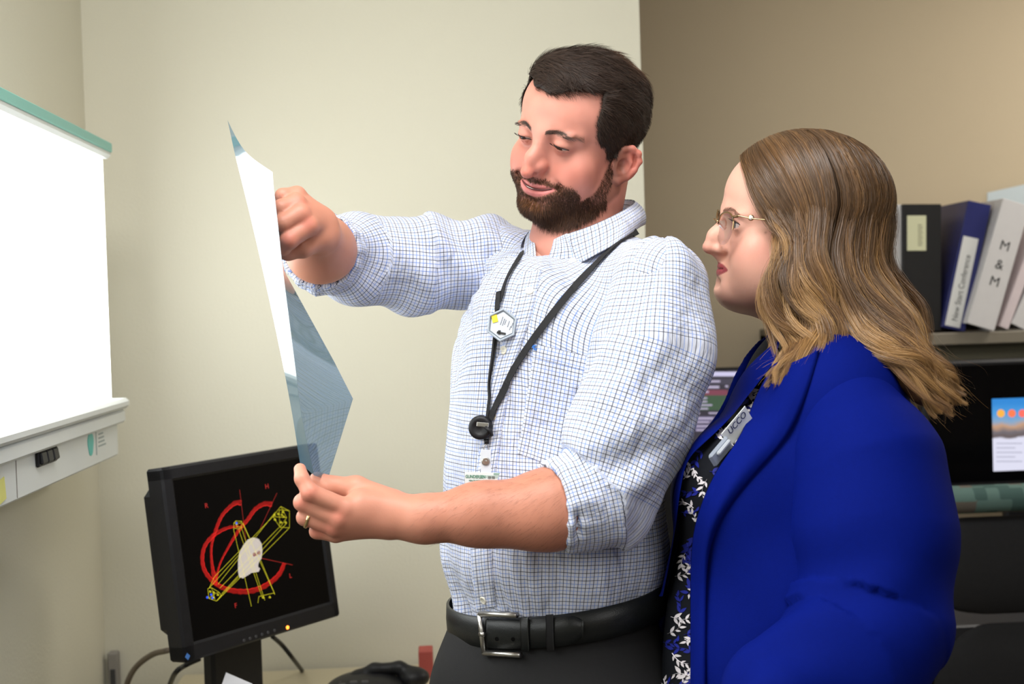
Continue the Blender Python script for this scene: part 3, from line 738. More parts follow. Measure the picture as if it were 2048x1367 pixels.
# office chair with a teal patterned top roll
def chair():
    yC = 2.62
    A = on_y(1890, 1000, yC); cx_ = A[0] + .30; zt = A[2]
    root = thing('office_chair', 'black office chair with a teal checked band across the top', 'chair', (cx_, yC + .1, 0))
    f = Field([cx_ - .36, yC - .08, zt - .58], [cx_ + .36, yC + .12, zt + .06], .008)
    hb = abs(on_y(1960, 975, yC)[2] - on_y(1960, 1030, yC)[2]) / 2
    f.cone([cx_ - .25, yC + .02, zt - .14], [cx_ + .25, yC + .02, zt - .14], .10, k=.05, flat=((0, 1, 0), 1 / .32)); f.cone([cx_ - .20, yC + .03, zt - .40], [cx_ + .20, yC + .03, zt - .40], .12, k=.08, flat=((0, 1, 0), 1 / .32))
    V, Q = f.mesh(1); mesh_obj('backrest', V, Q, noise_mat('black_fabric', (.010, .010, .011), (.016, .016, .018), 150, .9, .4), root)
    m = mat('teal_check', (0.05, .1, .1), .9); ch = nd(m, 'ShaderNodeTexVoronoi'); ch.distance = 'CHEBYCHEV'; ch.inputs['Scale'].default_value = 38; ch.inputs['Randomness'].default_value = .25
    tc = nd(m, 'ShaderNodeTexCoord'); lk(m, tc.outputs['Object'], ch.inputs['Vector']); ra = nd(m, 'ShaderNodeValToRGB'); sx = nd(m, 'ShaderNodeSeparateXYZ'); lk(m, ch.outputs['Color'], sx.inputs[0]); lk(m, sx.outputs[0], ra.inputs[0])
    ra.color_ramp.interpolation = 'CONSTANT'; ra.color_ramp.elements[0].color = (*srgb(58, 84, 80), 1); ra.color_ramp.elements[1].position = .4; ra.color_ramp.elements[1].color = (*srgb(84, 110, 104), 1)
    e = ra.color_ramp.elements.new(.75); e.color = (*srgb(92, 86, 78), 1); lk(m, ra.outputs[0], bsdf(m).inputs['Base Color'])
    f = Field([cx_ - .36, yC - .06, zt - .08], [cx_ + .36, yC + .08, zt + .08], .005)
    f.cone([cx_ - .29, yC, zt], [cx_ + .29, yC, zt], hb * 1.02, k=.01)
    V, Q = f.mesh(1); mesh_obj('top_band', V, Q, m, root)
    MB().box((cx_, yC + .26, .46), (.50, .48, .08), bev=.03).build('seat', MATS['black_fabric'], root)
    MB().tube([(cx_, yC + .08, .5), (cx_, yC + .10, .46), (cx_, yC + .06, zt - .35)], [.02, .02, .02]).build('back_post', M_BLACKP, root, smooth=True)
    MB().tube([(cx_, yC + .26, .08), (cx_, yC + .26, .42)], .025).build('gas_column', M_BLACKP, root, smooth=True)
    for k in range(5):
        a = k * 2 * math.pi / 5 + .3; c, s = math.cos(a), math.sin(a)
        MB().tube([(cx_, yC + .26, .10), (cx_ + .24 * c, yC + .26 + .24 * s, .075)], [.022, .014]).build('leg', M_BLACKP, root, smooth=True)
        MB().lathe((cx_ + .24 * c, yC + .26 + .24 * s - .015, .028), [(.02, 0), (.028, .005), (.028, .025), (.02, .03)], (0, 1, 0), 16).build('caster', M_BLACKP, root, smooth=True)
chair()
# ================================================================== HEADS
def pose(pitch, roll, yaw, t):
    """head pose in the camera frame -> function local->world"""
    R = MCN @ rotm(0, 0, yaw) @ rotm(pitch, 0, 0) @ rotm(0, roll, 0); T = CO + MCN @ np.array(t)
    return R, T
def toW(P, RT): return np.asarray(P) @ RT[0].T + RT[1]
def toL(P, RT): return (np.asarray(P) - RT[1]) @ RT[0]

def head_solid(k, neck, h=.0014):
    """k: dict of feature sizes; neck: list of (point, radius) in head coordinates"""
    g = k.get
    f = Field([-.098, -.140, -.225], [.098, .118, .135], h)
    f.ell((0, .014, .036 - g('crown', 0)), (.0765, .095, .079), k=.01)                               # skull
    f.ell((0, -.028, .038), (.064, .060, .056), k=.03)                               # forehead
    f.ell((0, -.024, -.036), (.0605 + g('cheekw', 0), .062, .066), k=.03)            # face
    f.ell((0, -.018, -.072 + g('jawz', 0)), (.052 + g('jaww', 0), .060, .036), k=.03)  # jaw
    for s in (-1, 1):
        f.cone((s * (.050 + g('jaww', 0)), .004, -.058), (s * .018, -.078, -.095 + g('chinz', 0)), .016, .014, k=.03)
        f.ell((s * .042, -.060, -.030), (.024, .020 + g('cheek', 0), .020), k=.022)      # cheek bone
        f.ell((s * .040, -.060, -.050), (.020, .022 + g('cheek', 0), .020), k=.022)
        f.cone((s * .012, -.083, .017), (s * .044, -.066, .014), .010 + g('brow', 0), .0062, k=.016)
    f.ell((0, -.084 + g('chiny', 0), -.094 + g('chinz', 0)), (.019, .015, .015), k=.020)
    if g('double'):
        f.ell((0, -.034, -.092), (.046, .052, .030), k=.03)
        for s in (-1, 1): f.ell((s * .040, -.030, -.066), (.030, .044, .036), k=.03)
    for p, q in zip(neck[:-1], neck[1:]): f.cone(p[0], q[0], p[1], q[1], k=.03)
    for s in (-1, 1): ez = g('eyez', 0); f.ell((s * .0325, g('eyey', -.0775) - .0185, ez - .001), (.0175, .016, .0125), k=.012, op='sub')     # sockets
    # nose
    ny, nz = g('nose', (-.119, -.040))
    f.cone((0, -.086, .010), (0, ny * .885, nz * .50), .0072, .0066, k=.012)
    f.cone((0, ny * .885, nz * .50), (0, ny + .008, nz), .0064, .0080, k=.012)
    f.cone((0, -.080, .004), (0, -.088, nz + .010), .009, .0105, k=.012)
    f.ell((0, ny + .026, nz + .012), (.0105, .0160, .018), k=.008)
    f.ell((0, ny + .0095, nz - .0005), (.0084, .0092, .0072), k=.006)
    for s in (-1, 1):
        nq = nz + g('alar', .006); f.ell((s * .0112, ny + .0225, nq + .001), (.0054, .0085, .0056), k=.009)
    nq = nz + g('alar', .006); f.cone((0, ny + .010, nz - .002), (0, ny + .020, nq - .003), .0042, .0052, k=.006)
    for s in (-1, 1): f.ell((s * .0070, ny + .0155, nq - .0085), (.0036, .006, .0045), rotm(0, s * 18, 0), k=.003, op='sub')
    # mouth
    mz = g('mouthz', -.070); sm = g('smile', 0); mw = g('mouthw', .025); my = g('mouthy', -.098); cur = g('curve', .014)
    f.ell((0, my + .0215, mz - .004), (.030, .0215, .0185), k=.012)
    f.cone((0, ny + .0225, nz + g('alar', .006) - .004), (0, my + .0085, mz + .009), .0080, .0085, k=.008)
    up, lo = g('lips', (.0042, .0056))
    for s in (-1, 1):
        P = [(s * x * mw, my + .0022 + cur * x ** 2 - (0 if x else 0), mz + up * .9 - .0016 * (1 - min(1, x * 3)) - .0030 * x ** 2 + sm * x ** 2) for x in (0, .25, .5, .75, 1)]
        f.path(P, [up, up * 1.05, up * .9, up * .65, .001], k=.003)
        P = [(s * x * mw, my + .003 + cur * x ** 2, mz - lo * .85 + .003 * x ** 2 + sm * x ** 2) for x in (0, .3, .6, 1)]
        f.path(P, [lo, lo, lo * .8, .001], k=.003)
        P = [(s * x * mw, my - .0035 + cur * x ** 2, mz + sm * x ** 2) for x in (0, .5, 1.05)]
        f.path(P, [g('part', .0008)] * 2 + [.0011], k=.0025, op='sub')
        f.ell((s * (mw + .002), my + cur - .001, mz + sm), (.003, .003, .004), k=.006, op='sub')
    f.ell((0, my - .0025, mz - .019), (.017, .006, .0055), k=.010, op='sub')
    for s in ((-1, 1) if g('fold') else ()):
        f.path([(s * .0205, -.098, -.036), (s * .029, -.093, -.047), (s * (mw + .008), -.083, mz + sm + .004)], [.0010, .0016, .0010], k=g('fold', .004), op='sub')
    # lids over the eyeballs
    ap, adz, tilt = g('lid', (.0046, 0, 4))
    for s in (-1, 1):
        c = np.array([s * .0315, g('eyey', -.0775), ez]); f.ell(c, (.0148, .0140, .0138), k=.006)
        f.ell(c + [0, -.0035, .0125], (.017, .0085, .0050), rotm(0, s * -tilt, 0), k=.006)     # upper lid fold
        f.ell(c + [s * .0005, -.013, adz], (.0136, .0100, ap), rotm(0, s * tilt, 0), k=.0016, op='sub')
        f.ell(c, (.0122, .0122, .0122), k=.0, op='sub')
    # ears
    for s in (-1, 1):
        es = g('ears', .80); o = np.array([s * g('earx', .0715), -.003, g('earz', -.026)]); R = rotm(-8, 0, 0) @ rotm(0, 0, -s * 26)
        E = lambda a, b, c_: o + R @ (np.array([s * a, b, c_]) * [1.0, es * 1.25, es])
        hx = [E(.002, -.006, .012), E(.006, .0, .027), E(.009, .012, .031), E(.011, .022, .024), E(.011, .026, .010), E(.009, .022, -.006), E(.006, .013, -.020), E(.003, .003, -.028), E(.001, -.006, -.026)]
        f.ell(E(.0045, .009, .002), (.0050, .0215, .0245), R, k=.005)
        f.path(hx, [.0032, .0036, .0038, .0038, .0036, .0034, .0040, .0056, .0040], k=.004)
        f.path([E(.006, .010, .018), E(.0075, .015, .006), E(.006, .010, -.010)], [.0026, .0030, .0026], k=.004)
        f.ell(E(.008, .003, -.001), (.0058, .0080, .0095), R, k=.004, op='sub')
        f.ell(E(.009, .0185, .010), (.0022, .0022, .009), R, k=.003, op='sub')
        f.ell(E(.003, -.008, -.003), (.004, .004, .006), R, k=.003)
    V, Q = f.mesh(1)
    return V, Q

def eyes(parent, RT, gaze, iris, ey=-.0775, ez=0., lashes=.004, lid=(.0046, 0, 4), lashc=(.012, .008, .006)):
    """eyeballs with iris and pupil as rings of faces, lashes along the upper lid"""
    for s in (-1, 1):
        c = np.array([s * .0315, ey, ez]); g = nrm(gaze); u = nrm(np.cross(g, [0, 0, 1])); v = np.cross(u, g)
        V = []; th = [0, .09, .17, .19, .3, .42, .475, .50, .6, .8, 1.1, 1.5, 2.0, 2.6, 3.14]; n = 32
        for t in th:
            r = .0120 + (.0007 if t < .5 else 0) * math.cos(t / .5 * math.pi / 2)
            V += [c + r * (g * math.cos(t) + math.sin(t) * (math.cos(a) * u + math.sin(a) * v)) for a in np.linspace(0, 2 * math.pi, n, endpoint=False)]
        F = [(i * n + j, i * n + (j + 1) % n, (i + 1) * n + (j + 1) % n, (i + 1) * n + j) for i in range(len(th) - 1) for j in range(n)]
        fm = []
        for i in range(len(th) - 1): fm += [2 if th[i + 1] <= .18 else (1 if th[i + 1] <= .48 else (3 if th[i + 1] < .52 else 0))] * n
        mesh_obj('eye', toW(V, RT), F, parent=parent, mats=[mat('sclera', srgb(222, 206, 200), .15), mat('iris_' + iris[0], iris[1], .1), mat('pupil', (.004, .004, .004), .05), mat('limbus', (.03, .025, .022), .15)], fm=fm)
        ap, adz, tilt = lid; S = []
        for x in np.linspace(-.0130, .0130, 46):
            zz = ap * math.sqrt(max(0, 1 - (x / .0136) ** 2)) + adz + x * s * math.tan(math.radians(-tilt)) * -1 * -1
            zz = ap * math.sqrt(max(0, 1 - (x / .0136) ** 2)) + adz - x * s * math.tan(math.radians(tilt)) * s
            y = -math.sqrt(max(1e-6, .0140 ** 2 - x ** 2 * .9 - zz ** 2))
            b = c + np.array([x, y + .0006, zz]); d = nrm([x * 22, -1, .12])
            for j in range(2):
                L = lashes * random.uniform(.8, 1.1); S.append([b + [random.uniform(-.0003, .0003), 0, 0], b + d * L * .5 + [0, 0, -.0002], b + d * L + [0, 0, lashes * .22]])
        S = toW(np.array(S), RT)
        o = ribbons('eyelashes', S, .00042, mat('lash', lashc, .7), parent, np.array([RT[0] @ np.array([1., 0, .3])] * len(S)), tip=.4)
        # dark lid rim
        P = [c + np.array([x, -math.sqrt(max(1e-6, .0141 ** 2 - x ** 2 * .9)) + .0003, ap * math.sqrt(max(0, 1 - (x / .0136) ** 2)) + adz - x * math.tan(math.radians(tilt))]) for x in np.linspace(-.0132, .0132, 16)]
        MB().tube(toW(P, RT), .00055, 6).build('lid_line', mat('lash', lashc, .7), parent, smooth=True)
def brows(parent, RT, V, N, c1, c2, thick, n=420, arch=.003, col=(.02, .012, .008), x0=.010, x1=.050, L=.008, wd=.00035):
    S = []; sd = []
    ln = []
    for s in (-1, 1):
        P = spline([c1(s), ((np.array(c1(s)) + c2(s)) / 2 + [0, 0, arch]), c2(s)], 40)
        for i in range(n):
            t = random.random(); p = P[int(t * 39)] + np.array([0, 0, random.uniform(-1, 1) * thick * (1 - .6 * t) * .5])
            m = (np.abs(V[:, 0] - p[0]) < .002) & (np.abs(V[:, 2] - p[2]) < .002) & (V[:, 1] < -.02)
            if not m.any(): continue
            i0 = np.where(m)[0]; i0 = i0[np.argmin(V[i0, 1])]; b = V[i0]; nn = N[i0]
            tan = nrm(P[min(39, int(t * 39) + 1)] - P[max(0, int(t * 39) - 1)]); d = nrm(tan + np.array([0, 0, .5 * (1 - t) ** 2 - .12]) + nn * .12)
            l = L * random.uniform(.6, 1.1); S.append([b + nn * .0002, b + d * l * .5 + nn * .0006, b + d * l + nn * .0003]); sd.append(np.cross(d, nn))
    S = toW(np.array(S), RT)
    ribbons('eyebrows', S, wd, mat('brow_' + parent.name, col, .7), parent, np.array(sd) @ RT[0].T, tip=.3)

def pl(x, xs, ys): return np.interp(x, xs, ys)
# ------------------------------------------------------------------ the man
MAN_T = (.0965, 1.80, .2925)
MRT = pose(15, 19, -42, MAN_T)
WRT = pose(-1, 8, -90, (.379, 1.735, .158))
def strands_on(V, N, mask, n, dirf, L, segs=4, lift=.0015, curl=0., drop=.35, seed=1):
    """short hairs rooted on mesh points, combed along dirf(V,N)"""
    r = np.random.default_rng(seed); p = np.clip(mask, 0, 1); p = p / p.sum()
    idx = r.choice(len(V), n, p=p); b = V[idx] + r.normal(size=(n, 3)) * .0006; nn = N[idx]
    d = dirf(b, nn); d = d + r.normal(size=d.shape) * .12; d = d - nn * (d * nn).sum(1)[:, None]; d /= np.linalg.norm(d, axis=1)[:, None] + 1e-9
    Ls = np.broadcast_to(L(b) if callable(L) else L, (n,)) * r.uniform(.6, 1.15, n)
    t = np.linspace(0, 1, segs)
    S = b[:, None] + d[:, None] * (Ls[:, None] * t)[:, :, None] + nn[:, None] * (lift * np.sin(t * 2.2))[None, :, None] - nn[:, None] * (Ls[:, None] ** 2 * t ** 2 * drop * 8)[:, :, None]
    sd = np.cross(d, nn) + r.normal(size=d.shape) * .35
    return S, sd, idx
def skin_cols(base, V, parts):
    c = np.tile(np.array(base), (len(V), 1))
    for w, col in parts: c = c * (1 - w[:, None]) + np.array(col) * w[:, None]
    return c
def man_hair_mask(V):
    ax, y, z = np.abs(V[:, 0]), V[:, 1], V[:, 2]
    zl = pl(y, [-.10, -.086, -.072, -.062, -.055, -.048, -.040, -.030, -.018, -.010, .0, .024, .034, .050, .10], [-.02, -.02, -.02, -.02, -.02, -.02, -.02, -.02, -.020, -.018, -.006, .0, -.030, -.058, -.066])
    nz_ = .0020 * vnoise(V, 260, 3)
    ys = pl(z, [-.024, -.016, -.006, .006, .018, .034, .050, .062, .074, .08], [-.022, -.028, -.036, -.046, -.057, -.061, -.055, -.050, -.046, -.2])
    hm = np.maximum(sstep(z - .073 + .008 * sstep(-y, .062, .084) - nz_, 0, .006), sstep(y - ys - nz_ * 1.5, 0, .010) * sstep(z - zl - nz_, 0, .006))
    hm = hm * (~((y > -.03) & (y < .055) & (ax > .0745) & (z < .010)))
    return hm
def man_head(parent):
    neckb = toL(at(1148, 505, 1.83), MRT); neckt = np.array([0, .022, -.06])
    kk = dict(brow=.0015, nose=(-.121, -.036), alar=.006, eyez=.004, crown=.005, smile=.0060, mouthw=.0325, mouthz=-.062, lips=(.0034, .0056), part=.0030, lid=(.0016, -.0036, 5), jaww=.004, cheek=.001, cheekw=.000, chiny=.003, chinz=.008, jawz=.003, fold=.007)
    V, Q = head_solid(kk, [(neckt, .060), (neckb, .060), (neckb + (neckb - neckt) * .5, .062)])
    N = vnormals(V, Q)
    ax = np.abs(V[:, 0]); y, z = V[:, 1], V[:, 2]
    mz, my = -.062, -.098
    lipc = mz + .0060 * (ax / .0325) ** 2
    lip = sstep(.0325 - ax, -.001, .004) * sstep(.0100 * (1 - (ax / .035) ** 2) - np.abs(z - (lipc - .0012)), -.0006, .0012) * (y < -.075)
    # beard mask
    top = pl(y, [-.110, -.098, -.088, -.076, -.062, -.045, -.028, -.016, -.006, .004], [-.0435, -.044, -.047, -.053, -.070, -.060, -.040, -.022, .01, .03])
    low = pl(y, [-.09, -.06, -.03, 0, .012], [-.118, -.104, -.088, -.070, -.055])
    bw = sstep(top - z, -.002, .007) * sstep(z - low, -.004, .006) * sstep(.006 - y, 0, .008) * (1 - lip)
    bw = bw * (1 - .85 * bump(V, (0, -.095, -.078), (.022, .02, .0030)) * (ax > .006)) * (z > -.135)
    soft = np.where(y > -.05, .55 + .45 * sstep(-.068 - z, 0, .02), 1.) ; beard = bw * soft
    cols = skin_cols(srgb(206, 140, 123), V, [
        (.55 * (bump(V, (.045, -.07, -.035), (.03, .04, .022)) + bump(V, (-.045, -.07, -.035), (.03, .04, .022))).clip(0, 1), srgb(200, 112, 96)),
        (.7 * bump(V, (0, -.115, -.036), (.016, .02, .016)), srgb(196, 106, 90)),
        (.5 * sstep(ax, .074, .082) * (y > -.02) * (z > -.06), srgb(208, 110, 96)),
        (.35 * (bump(V, (.0315, -.09, -.012), (.016, .02, .006)) + bump(V, (-.0315, -.09, -.012), (.016, .02, .006))), srgb(180, 110, 98)),
        (.6 * np.exp(-((z - (.0175 + .0055 * np.sin(((ax - .013) / .043).clip(0, 1) * np.pi) - .0035 * (ax - .013) / .043)) / .0036) ** 2) * (ax > .012) * (ax < .056) * (y < -.04), srgb(110, 76, 60)), (lip, srgb(204, 122, 118)), (bw * .62, srgb(96, 60, 42)), (np.zeros(len(V)) + .85 * man_hair_mask(V), srgb(58, 42, 34))])
    gap = (np.abs(z - lipc - .0006) < .0026 * (1 - (ax / .029) ** 2).clip(0, 1)) & (ax < .028) & (y > my + .0015 + .014 * (ax / .0325) ** 2) & (y < -.07); cols[gap] = srgb(84, 34, 32)
    cols = cols * (1 + .05 * vnoise(V, 220, 31) + .05 * vnoise(V, 90, 32))[:, None]
    o = body_add('man', V, Q, cols, MRT)
    # dark mouth gap and teeth
    gx = np.linspace(-.021, .021, 15)
    # hair cap
    hm = man_hair_mask(V)
    fr_top = sstep(z, .055, .10) * sstep(.03 - y, 0, .09)
    th = .0035 + .003 * sstep(z, .03, .09) + .008 * fr_top
    th = th * (1 - .45 * bump(V, (.01, .075, .085), (.035, .03, .03)))
    capn = nrm(N); ND = N + np.array([0, -.1, .1]) * fr_top[:, None]
    HV = V + ND * (th * hm - .0012 * (1 - hm))[:, None]
    HV = HV + N * (.0012 * vnoise(V * [1, .35, .6], 420, 5) * hm)[:, None]
    keep = (hm[Q] > .55).all(1); uq, inv = np.unique(Q[keep], return_inverse=True)
    HVk = HV[uq]; Qk = inv.reshape(-1, 4)
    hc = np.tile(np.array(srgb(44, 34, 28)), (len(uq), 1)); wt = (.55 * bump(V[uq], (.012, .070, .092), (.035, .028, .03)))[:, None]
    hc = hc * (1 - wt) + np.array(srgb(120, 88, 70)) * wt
    M_H = attr_mat('man_hair', .62, .25)
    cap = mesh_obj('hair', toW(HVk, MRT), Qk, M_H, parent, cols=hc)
    Nk = vnormals(HVk, Qk); hmk = hm[uq]
    def comb(b, n):
        t = sstep(b[:, 2], .03, .075)[:, None]; a = np.sign(b[:, 0])[:, None]
        side = np.stack([0 * b[:, 0], .55 + 0 * b[:, 0], -.8 + 0 * b[:, 0]], 1)
        top = np.stack([.55 + 0 * b[:, 0], .35 + 2 * np.clip(b[:, 1], -.05, .1), 0 * b[:, 0] + .1], 1)
        fr = sstep(-b[:, 1], .045, .085)[:, None] * t; frd = np.stack([.5 + 0 * b[:, 0], -.55 + 0 * b[:, 0], .15 + 0 * b[:, 0]], 1)
        return side * (1 - t) + top * t * (1 - fr) + frd * fr * 1.3
    S, sd, idx = strands_on(HVk, Nk, (1 - .6 * bump(V[uq], (.012, .070, .092), (.03, .025, .03))), 15000, comb, lambda b: .008 + .014 * sstep(b[:, 2], .03, .08), 5, .0022, seed=3)
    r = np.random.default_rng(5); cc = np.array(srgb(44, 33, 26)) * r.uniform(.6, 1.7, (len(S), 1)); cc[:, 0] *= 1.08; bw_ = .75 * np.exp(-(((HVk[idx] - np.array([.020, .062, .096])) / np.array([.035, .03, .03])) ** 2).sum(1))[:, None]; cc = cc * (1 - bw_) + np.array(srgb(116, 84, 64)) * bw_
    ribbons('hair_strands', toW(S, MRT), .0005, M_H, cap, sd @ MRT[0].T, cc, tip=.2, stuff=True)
    em = hm * (hm < .97) + .15 * (hm >= .97)
    S2, sd2, i2 = strands_on(V, N, em, 5000, comb, lambda b: .007 + .006 * sstep(b[:, 2], .05, .08), 5, .0016, seed=4)
    ribbons('hairline_strands', toW(S2, MRT), .00042, M_H, cap, sd2 @ MRT[0].T, np.array(srgb(48, 36, 28)) * r.uniform(.6, 1.6, (len(S2), 1)), tip=.15, stuff=True)
    # beard
    p = beard * (z > -.13) * (ax < .0722)
    S, sd, idx = strands_on(V, N, p * np.where(bw > .5, 1, .8), 17000, lambda b, n: np.stack([.25 * np.sign(b[:, 0]) * (np.abs(b[:, 0]) < .03), .35 + 0 * b[:, 0], -1 + 0 * b[:, 0]], 1) - n * 0, lambda b: .0035 + .0065 * sstep(-b[:, 2], .065, .10) + 0 * b[:, 0], 4, .0012, drop=-1.2, seed=8)
    # chin hairs stand further out
    out = sstep(-S[:, 0, 2], .08, .105)[:, None, None] * np.array([0, -1., -.3]) * (np.linspace(0, 1, 4) * .0045)[None, :, None]
    S = S + out
    cc = np.array(srgb(50, 32, 24)) * r.uniform(.5, 1.7, (len(S), 1)); b0 = V[idx]
    am = (bump(b0, (0, -.10, -.082), (.018, .02, .006)) * .8 + bump(b0, (0, -.10, -.058), (.035, .03, .006)) * .55 + .15).clip(0, 1)[:, None] * r.uniform(0, 1, (len(S), 1))
    cc = cc * (1 - am) + np.array(srgb(150, 96, 48)) * am
    ribbons('beard', toW(S, MRT), .00046, M_H, parent, sd @ MRT[0].T, cc, tip=.2, stuff=True)
    eyes(parent, MRT, (-.12, -1, -.50), ('brown', srgb(60, 38, 24)), -.0775, .004, .0078, kk['lid'])
    brows(parent, MRT, V, N, lambda s: (s * .013, -.09, .0175), lambda s: (s * .055, -.07, .0140), .0074, 1500, .0050, srgb(60, 42, 33), wd=.00030)
    # parted lips: dark line with the edge of the teeth
    lp = lambda x, dy, dz: (x, my - .0008 + dy + .014 * (x / .0325) ** 2, mz + .0060 * (x / .0325) ** 2 + dz)
    MB().tube(toW([lp(x, 0, 0) for x in np.linspace(-.027, .027, 20)], MRT), [.0003 + .0015 * math.sin(math.pi * t) ** .6 for t in np.linspace(0, 1, 20)], 8).build('mouth_line', mat('mouth_dark', srgb(86, 34, 34), .5), parent, smooth=True)
    MB().tube(toW([lp(x, -.0007, .0003) for x in np.linspace(-.016, .012, 12)], MRT), [.0002 + .0008 * math.sin(math.pi * t) ** .5 for t in np.linspace(0, 1, 12)], 8).build('teeth', mat('tooth', srgb(235, 228, 214), .2), parent, smooth=True)
    return V, N

BODY = {}
def body_add(who, V, Q, cols, RT=None):
    BODY.setdefault(who, []).append((toW(V, RT) if RT is not None else V, Q, cols))
def body_build(who, parent):
    L = BODY[who]; V = np.vstack([a[0] for a in L]); n = np.cumsum([0] + [len(a[0]) for a in L]); Q = np.vstack([a[1] + n[i] for i, a in enumerate(L)]); C = np.vstack([a[2] for a in L])
    return mesh_obj('body', V, Q, skin_mat(), parent, cols=C)

def woman_mouth(parent):
    lp = lambda x: (x, -.0955 - .0010 + .022 * (x / .0315) ** 2, -.0605 - .0006 * (x / .0315) ** 2)
    MB().tube(toW([lp(x) for x in np.linspace(-.027, .027, 20)], WRT), [.0002 + .0008 * math.sin(math.pi * t) ** .5 for t in np.linspace(0, 1, 20)], 8).build('mouth_line', mat('lip_line', srgb(84, 28, 36), .5), parent, smooth=True)
def woman_head(parent):
    woman_mouth(parent)
    neckb = toL(at(1640, 760, 1.72), WRT); neckt = np.array([0, .022, -.06])
    kk = dict(brow=.000, nose=(-.1185, -.031), alar=-.004, eyez=.001, smile=.0010, mouthw=.0315, lips=(.0042, .0054), part=.0006, lid=(.0050, .0004, 5), jaww=.004, cheek=-.004, cheekw=.0015, chiny=.005, chinz=.008, mouthz=-.0605, mouthy=-.0955, curve=.022, eyey=-.0715, double=True)
    V, Q = head_solid(kk, [(neckt, .055), (neckb, .058), (neckb + (neckb - neckt) * .4, .062)])
    N = vnormals(V, Q); ax = np.abs(V[:, 0]); y, z = V[:, 1], V[:, 2]
    mz = -.0605
    lip = sstep(.0325 - ax, -.001, .003) * sstep(.0103 * (1 - (ax / .034).clip(0, 1) ** 1.5) - np.abs(z - mz + .0006 - .0010 * (ax / .0315) ** 2), -.0006, .0010) * (y < -.055)
    cols = skin_cols(srgb(220, 168, 148), V, [
        (.62 * (bump(V, (.050, -.055, -.035), (.03, .03, .022)) + bump(V, (-.050, -.055, -.035), (.03, .03, .022))).clip(0, 1), srgb(214, 134, 120)),
        (.5 * bump(V, (0, -.112, -.034), (.014, .014, .012)), srgb(212, 130, 112)),
        (.35 * (bump(V, (.0315, -.09, .006), (.02, .02, .008)) + bump(V, (-.0315, -.09, .006), (.02, .02, .008))), srgb(176, 122, 112)),
        (lip, srgb(150, 66, 72))])
    for p in ((-.052, -.040, -.034), (-.047, -.056, -.048), (-.040, -.066, -.052), (-.056, -.045, -.008), (-.033, -.076, -.054)):
        i = np.argmin(((V - np.array(p) * [-1, 1, 1]) ** 2 * [1, 1, 1]).sum(1)); w = np.exp(-((V - V[i]) ** 2).sum(1) / .0015 ** 2)[:, None]
        cols = cols * (1 - .6 * w) + np.array(srgb(120, 66, 56)) * .6 * w
    body_add('woman', V, Q, cols, WRT)
    eyes(parent, WRT, (0, -1, .02), ('grey', srgb(96, 110, 112)), -.0715, .001, .0080, kk['lid'])
    brows(parent, WRT, V, N, lambda s: (s * .013, -.088, .0155), lambda s: (s * .048, -.07, .0155), .0075, 420, .0055, srgb(136, 100, 84), wd=.0004)
    return V, Q, N
# ================================================================== CLOTHES AND BODIES
from mathutils.bvhtree import BVHTree
def bvh_of(V, Q): return BVHTree.FromPolygons([tuple(v) for v in V.tolist()], [tuple(q) for q in Q.tolist()])
def hit(tree, px, py, off=.0):
    r = ray(px, py); r = r / np.linalg.norm(r)
    h = tree.ray_cast(Vector(CO), Vector(r))
    if h[0] is None: return None, None
    n = np.array(h[1]); n = n if n @ r < 0 else -n
    return np.array(h[0]) + n * off, n
def check_mat():
    if 'checked_cotton' in MATS: return MATS['checked_cotton']
    m = mat('checked_cotton', srgb(226, 230, 240), .85, spec=.2)
    b = bsdf(m); uv = nd(m, 'ShaderNodeTexCoord'); sp = nd(m, 'ShaderNodeSeparateXYZ'); lk(m, uv.outputs['UV'], sp.inputs[0])
    def stripe(out, per, off, half, soft):
        a = nd(m, 'ShaderNodeMath', operation='ADD'); a.inputs[1].default_value = off; lk(m, out, a.inputs[0])
        p = nd(m, 'ShaderNodeMath', operation='PINGPONG'); p.inputs[1].default_value = per / 2; lk(m, a.outputs[0], p.inputs[0])
        r = nd(m, 'ShaderNodeMapRange'); r.inputs['From Min'].default_value = half + soft; r.inputs['From Max'].default_value = half; lk(m, p.outputs[0], r.inputs['Value']); return r.outputs[0]
    def mx(fac, a, c):
        n = nd(m, 'ShaderNodeMix', data_type='RGBA'); lk(m, fac, n.inputs[0]); lk(m, a, n.inputs[6]); n.inputs[7].default_value = (*c, 1); return n.outputs[2]
    P = .0098; base = nd(m, 'ShaderNodeRGB'); base.outputs[0].default_value = (*srgb(208, 212, 226), 1); c = base.outputs[0]
    def mul(o, k):
        n = nd(m, 'ShaderNodeMath', operation='MULTIPLY'); n.inputs[1].default_value = k; lk(m, o, n.inputs[0]); return n.outputs[0]
    for o in (0, 1): c = mx(mul(stripe(sp.outputs[o], P, P / 2, .00024, .00034), .80), c, srgb(84, 128, 208))
    for o in (0, 1): c = mx(mul(stripe(sp.outputs[o], P, 0, .00027, .00034), .88), c, srgb(26, 30, 52))
    lk(m, c, b.inputs['Base Color'])
    no = nd(m, 'ShaderNodeTexNoise'); no.inputs['Scale'].default_value = 22; no.inputs['Detail'].default_value = 5; no.inputs['Distortion'].default_value = .6
    tc = nd(m, 'ShaderNodeTexCoord'); mp = nd(m, 'ShaderNodeMapping'); mp.inputs['Scale'].default_value = (1, 1, .55); lk(m, tc.outputs['Object'], mp.inputs[0]); lk(m, mp.outputs[0], no.inputs['Vector'])
    bp = nd(m, 'ShaderNodeBump'); bp.inputs['Strength'].default_value = .8; bp.inputs['Distance'].default_value = .016; lk(m, no.outputs['Fac'], bp.inputs['Height']); lk(m, bp.outputs['Normal'], b.inputs['Normal'])
    b.inputs['Sheen Weight'].default_value = .15
    return m
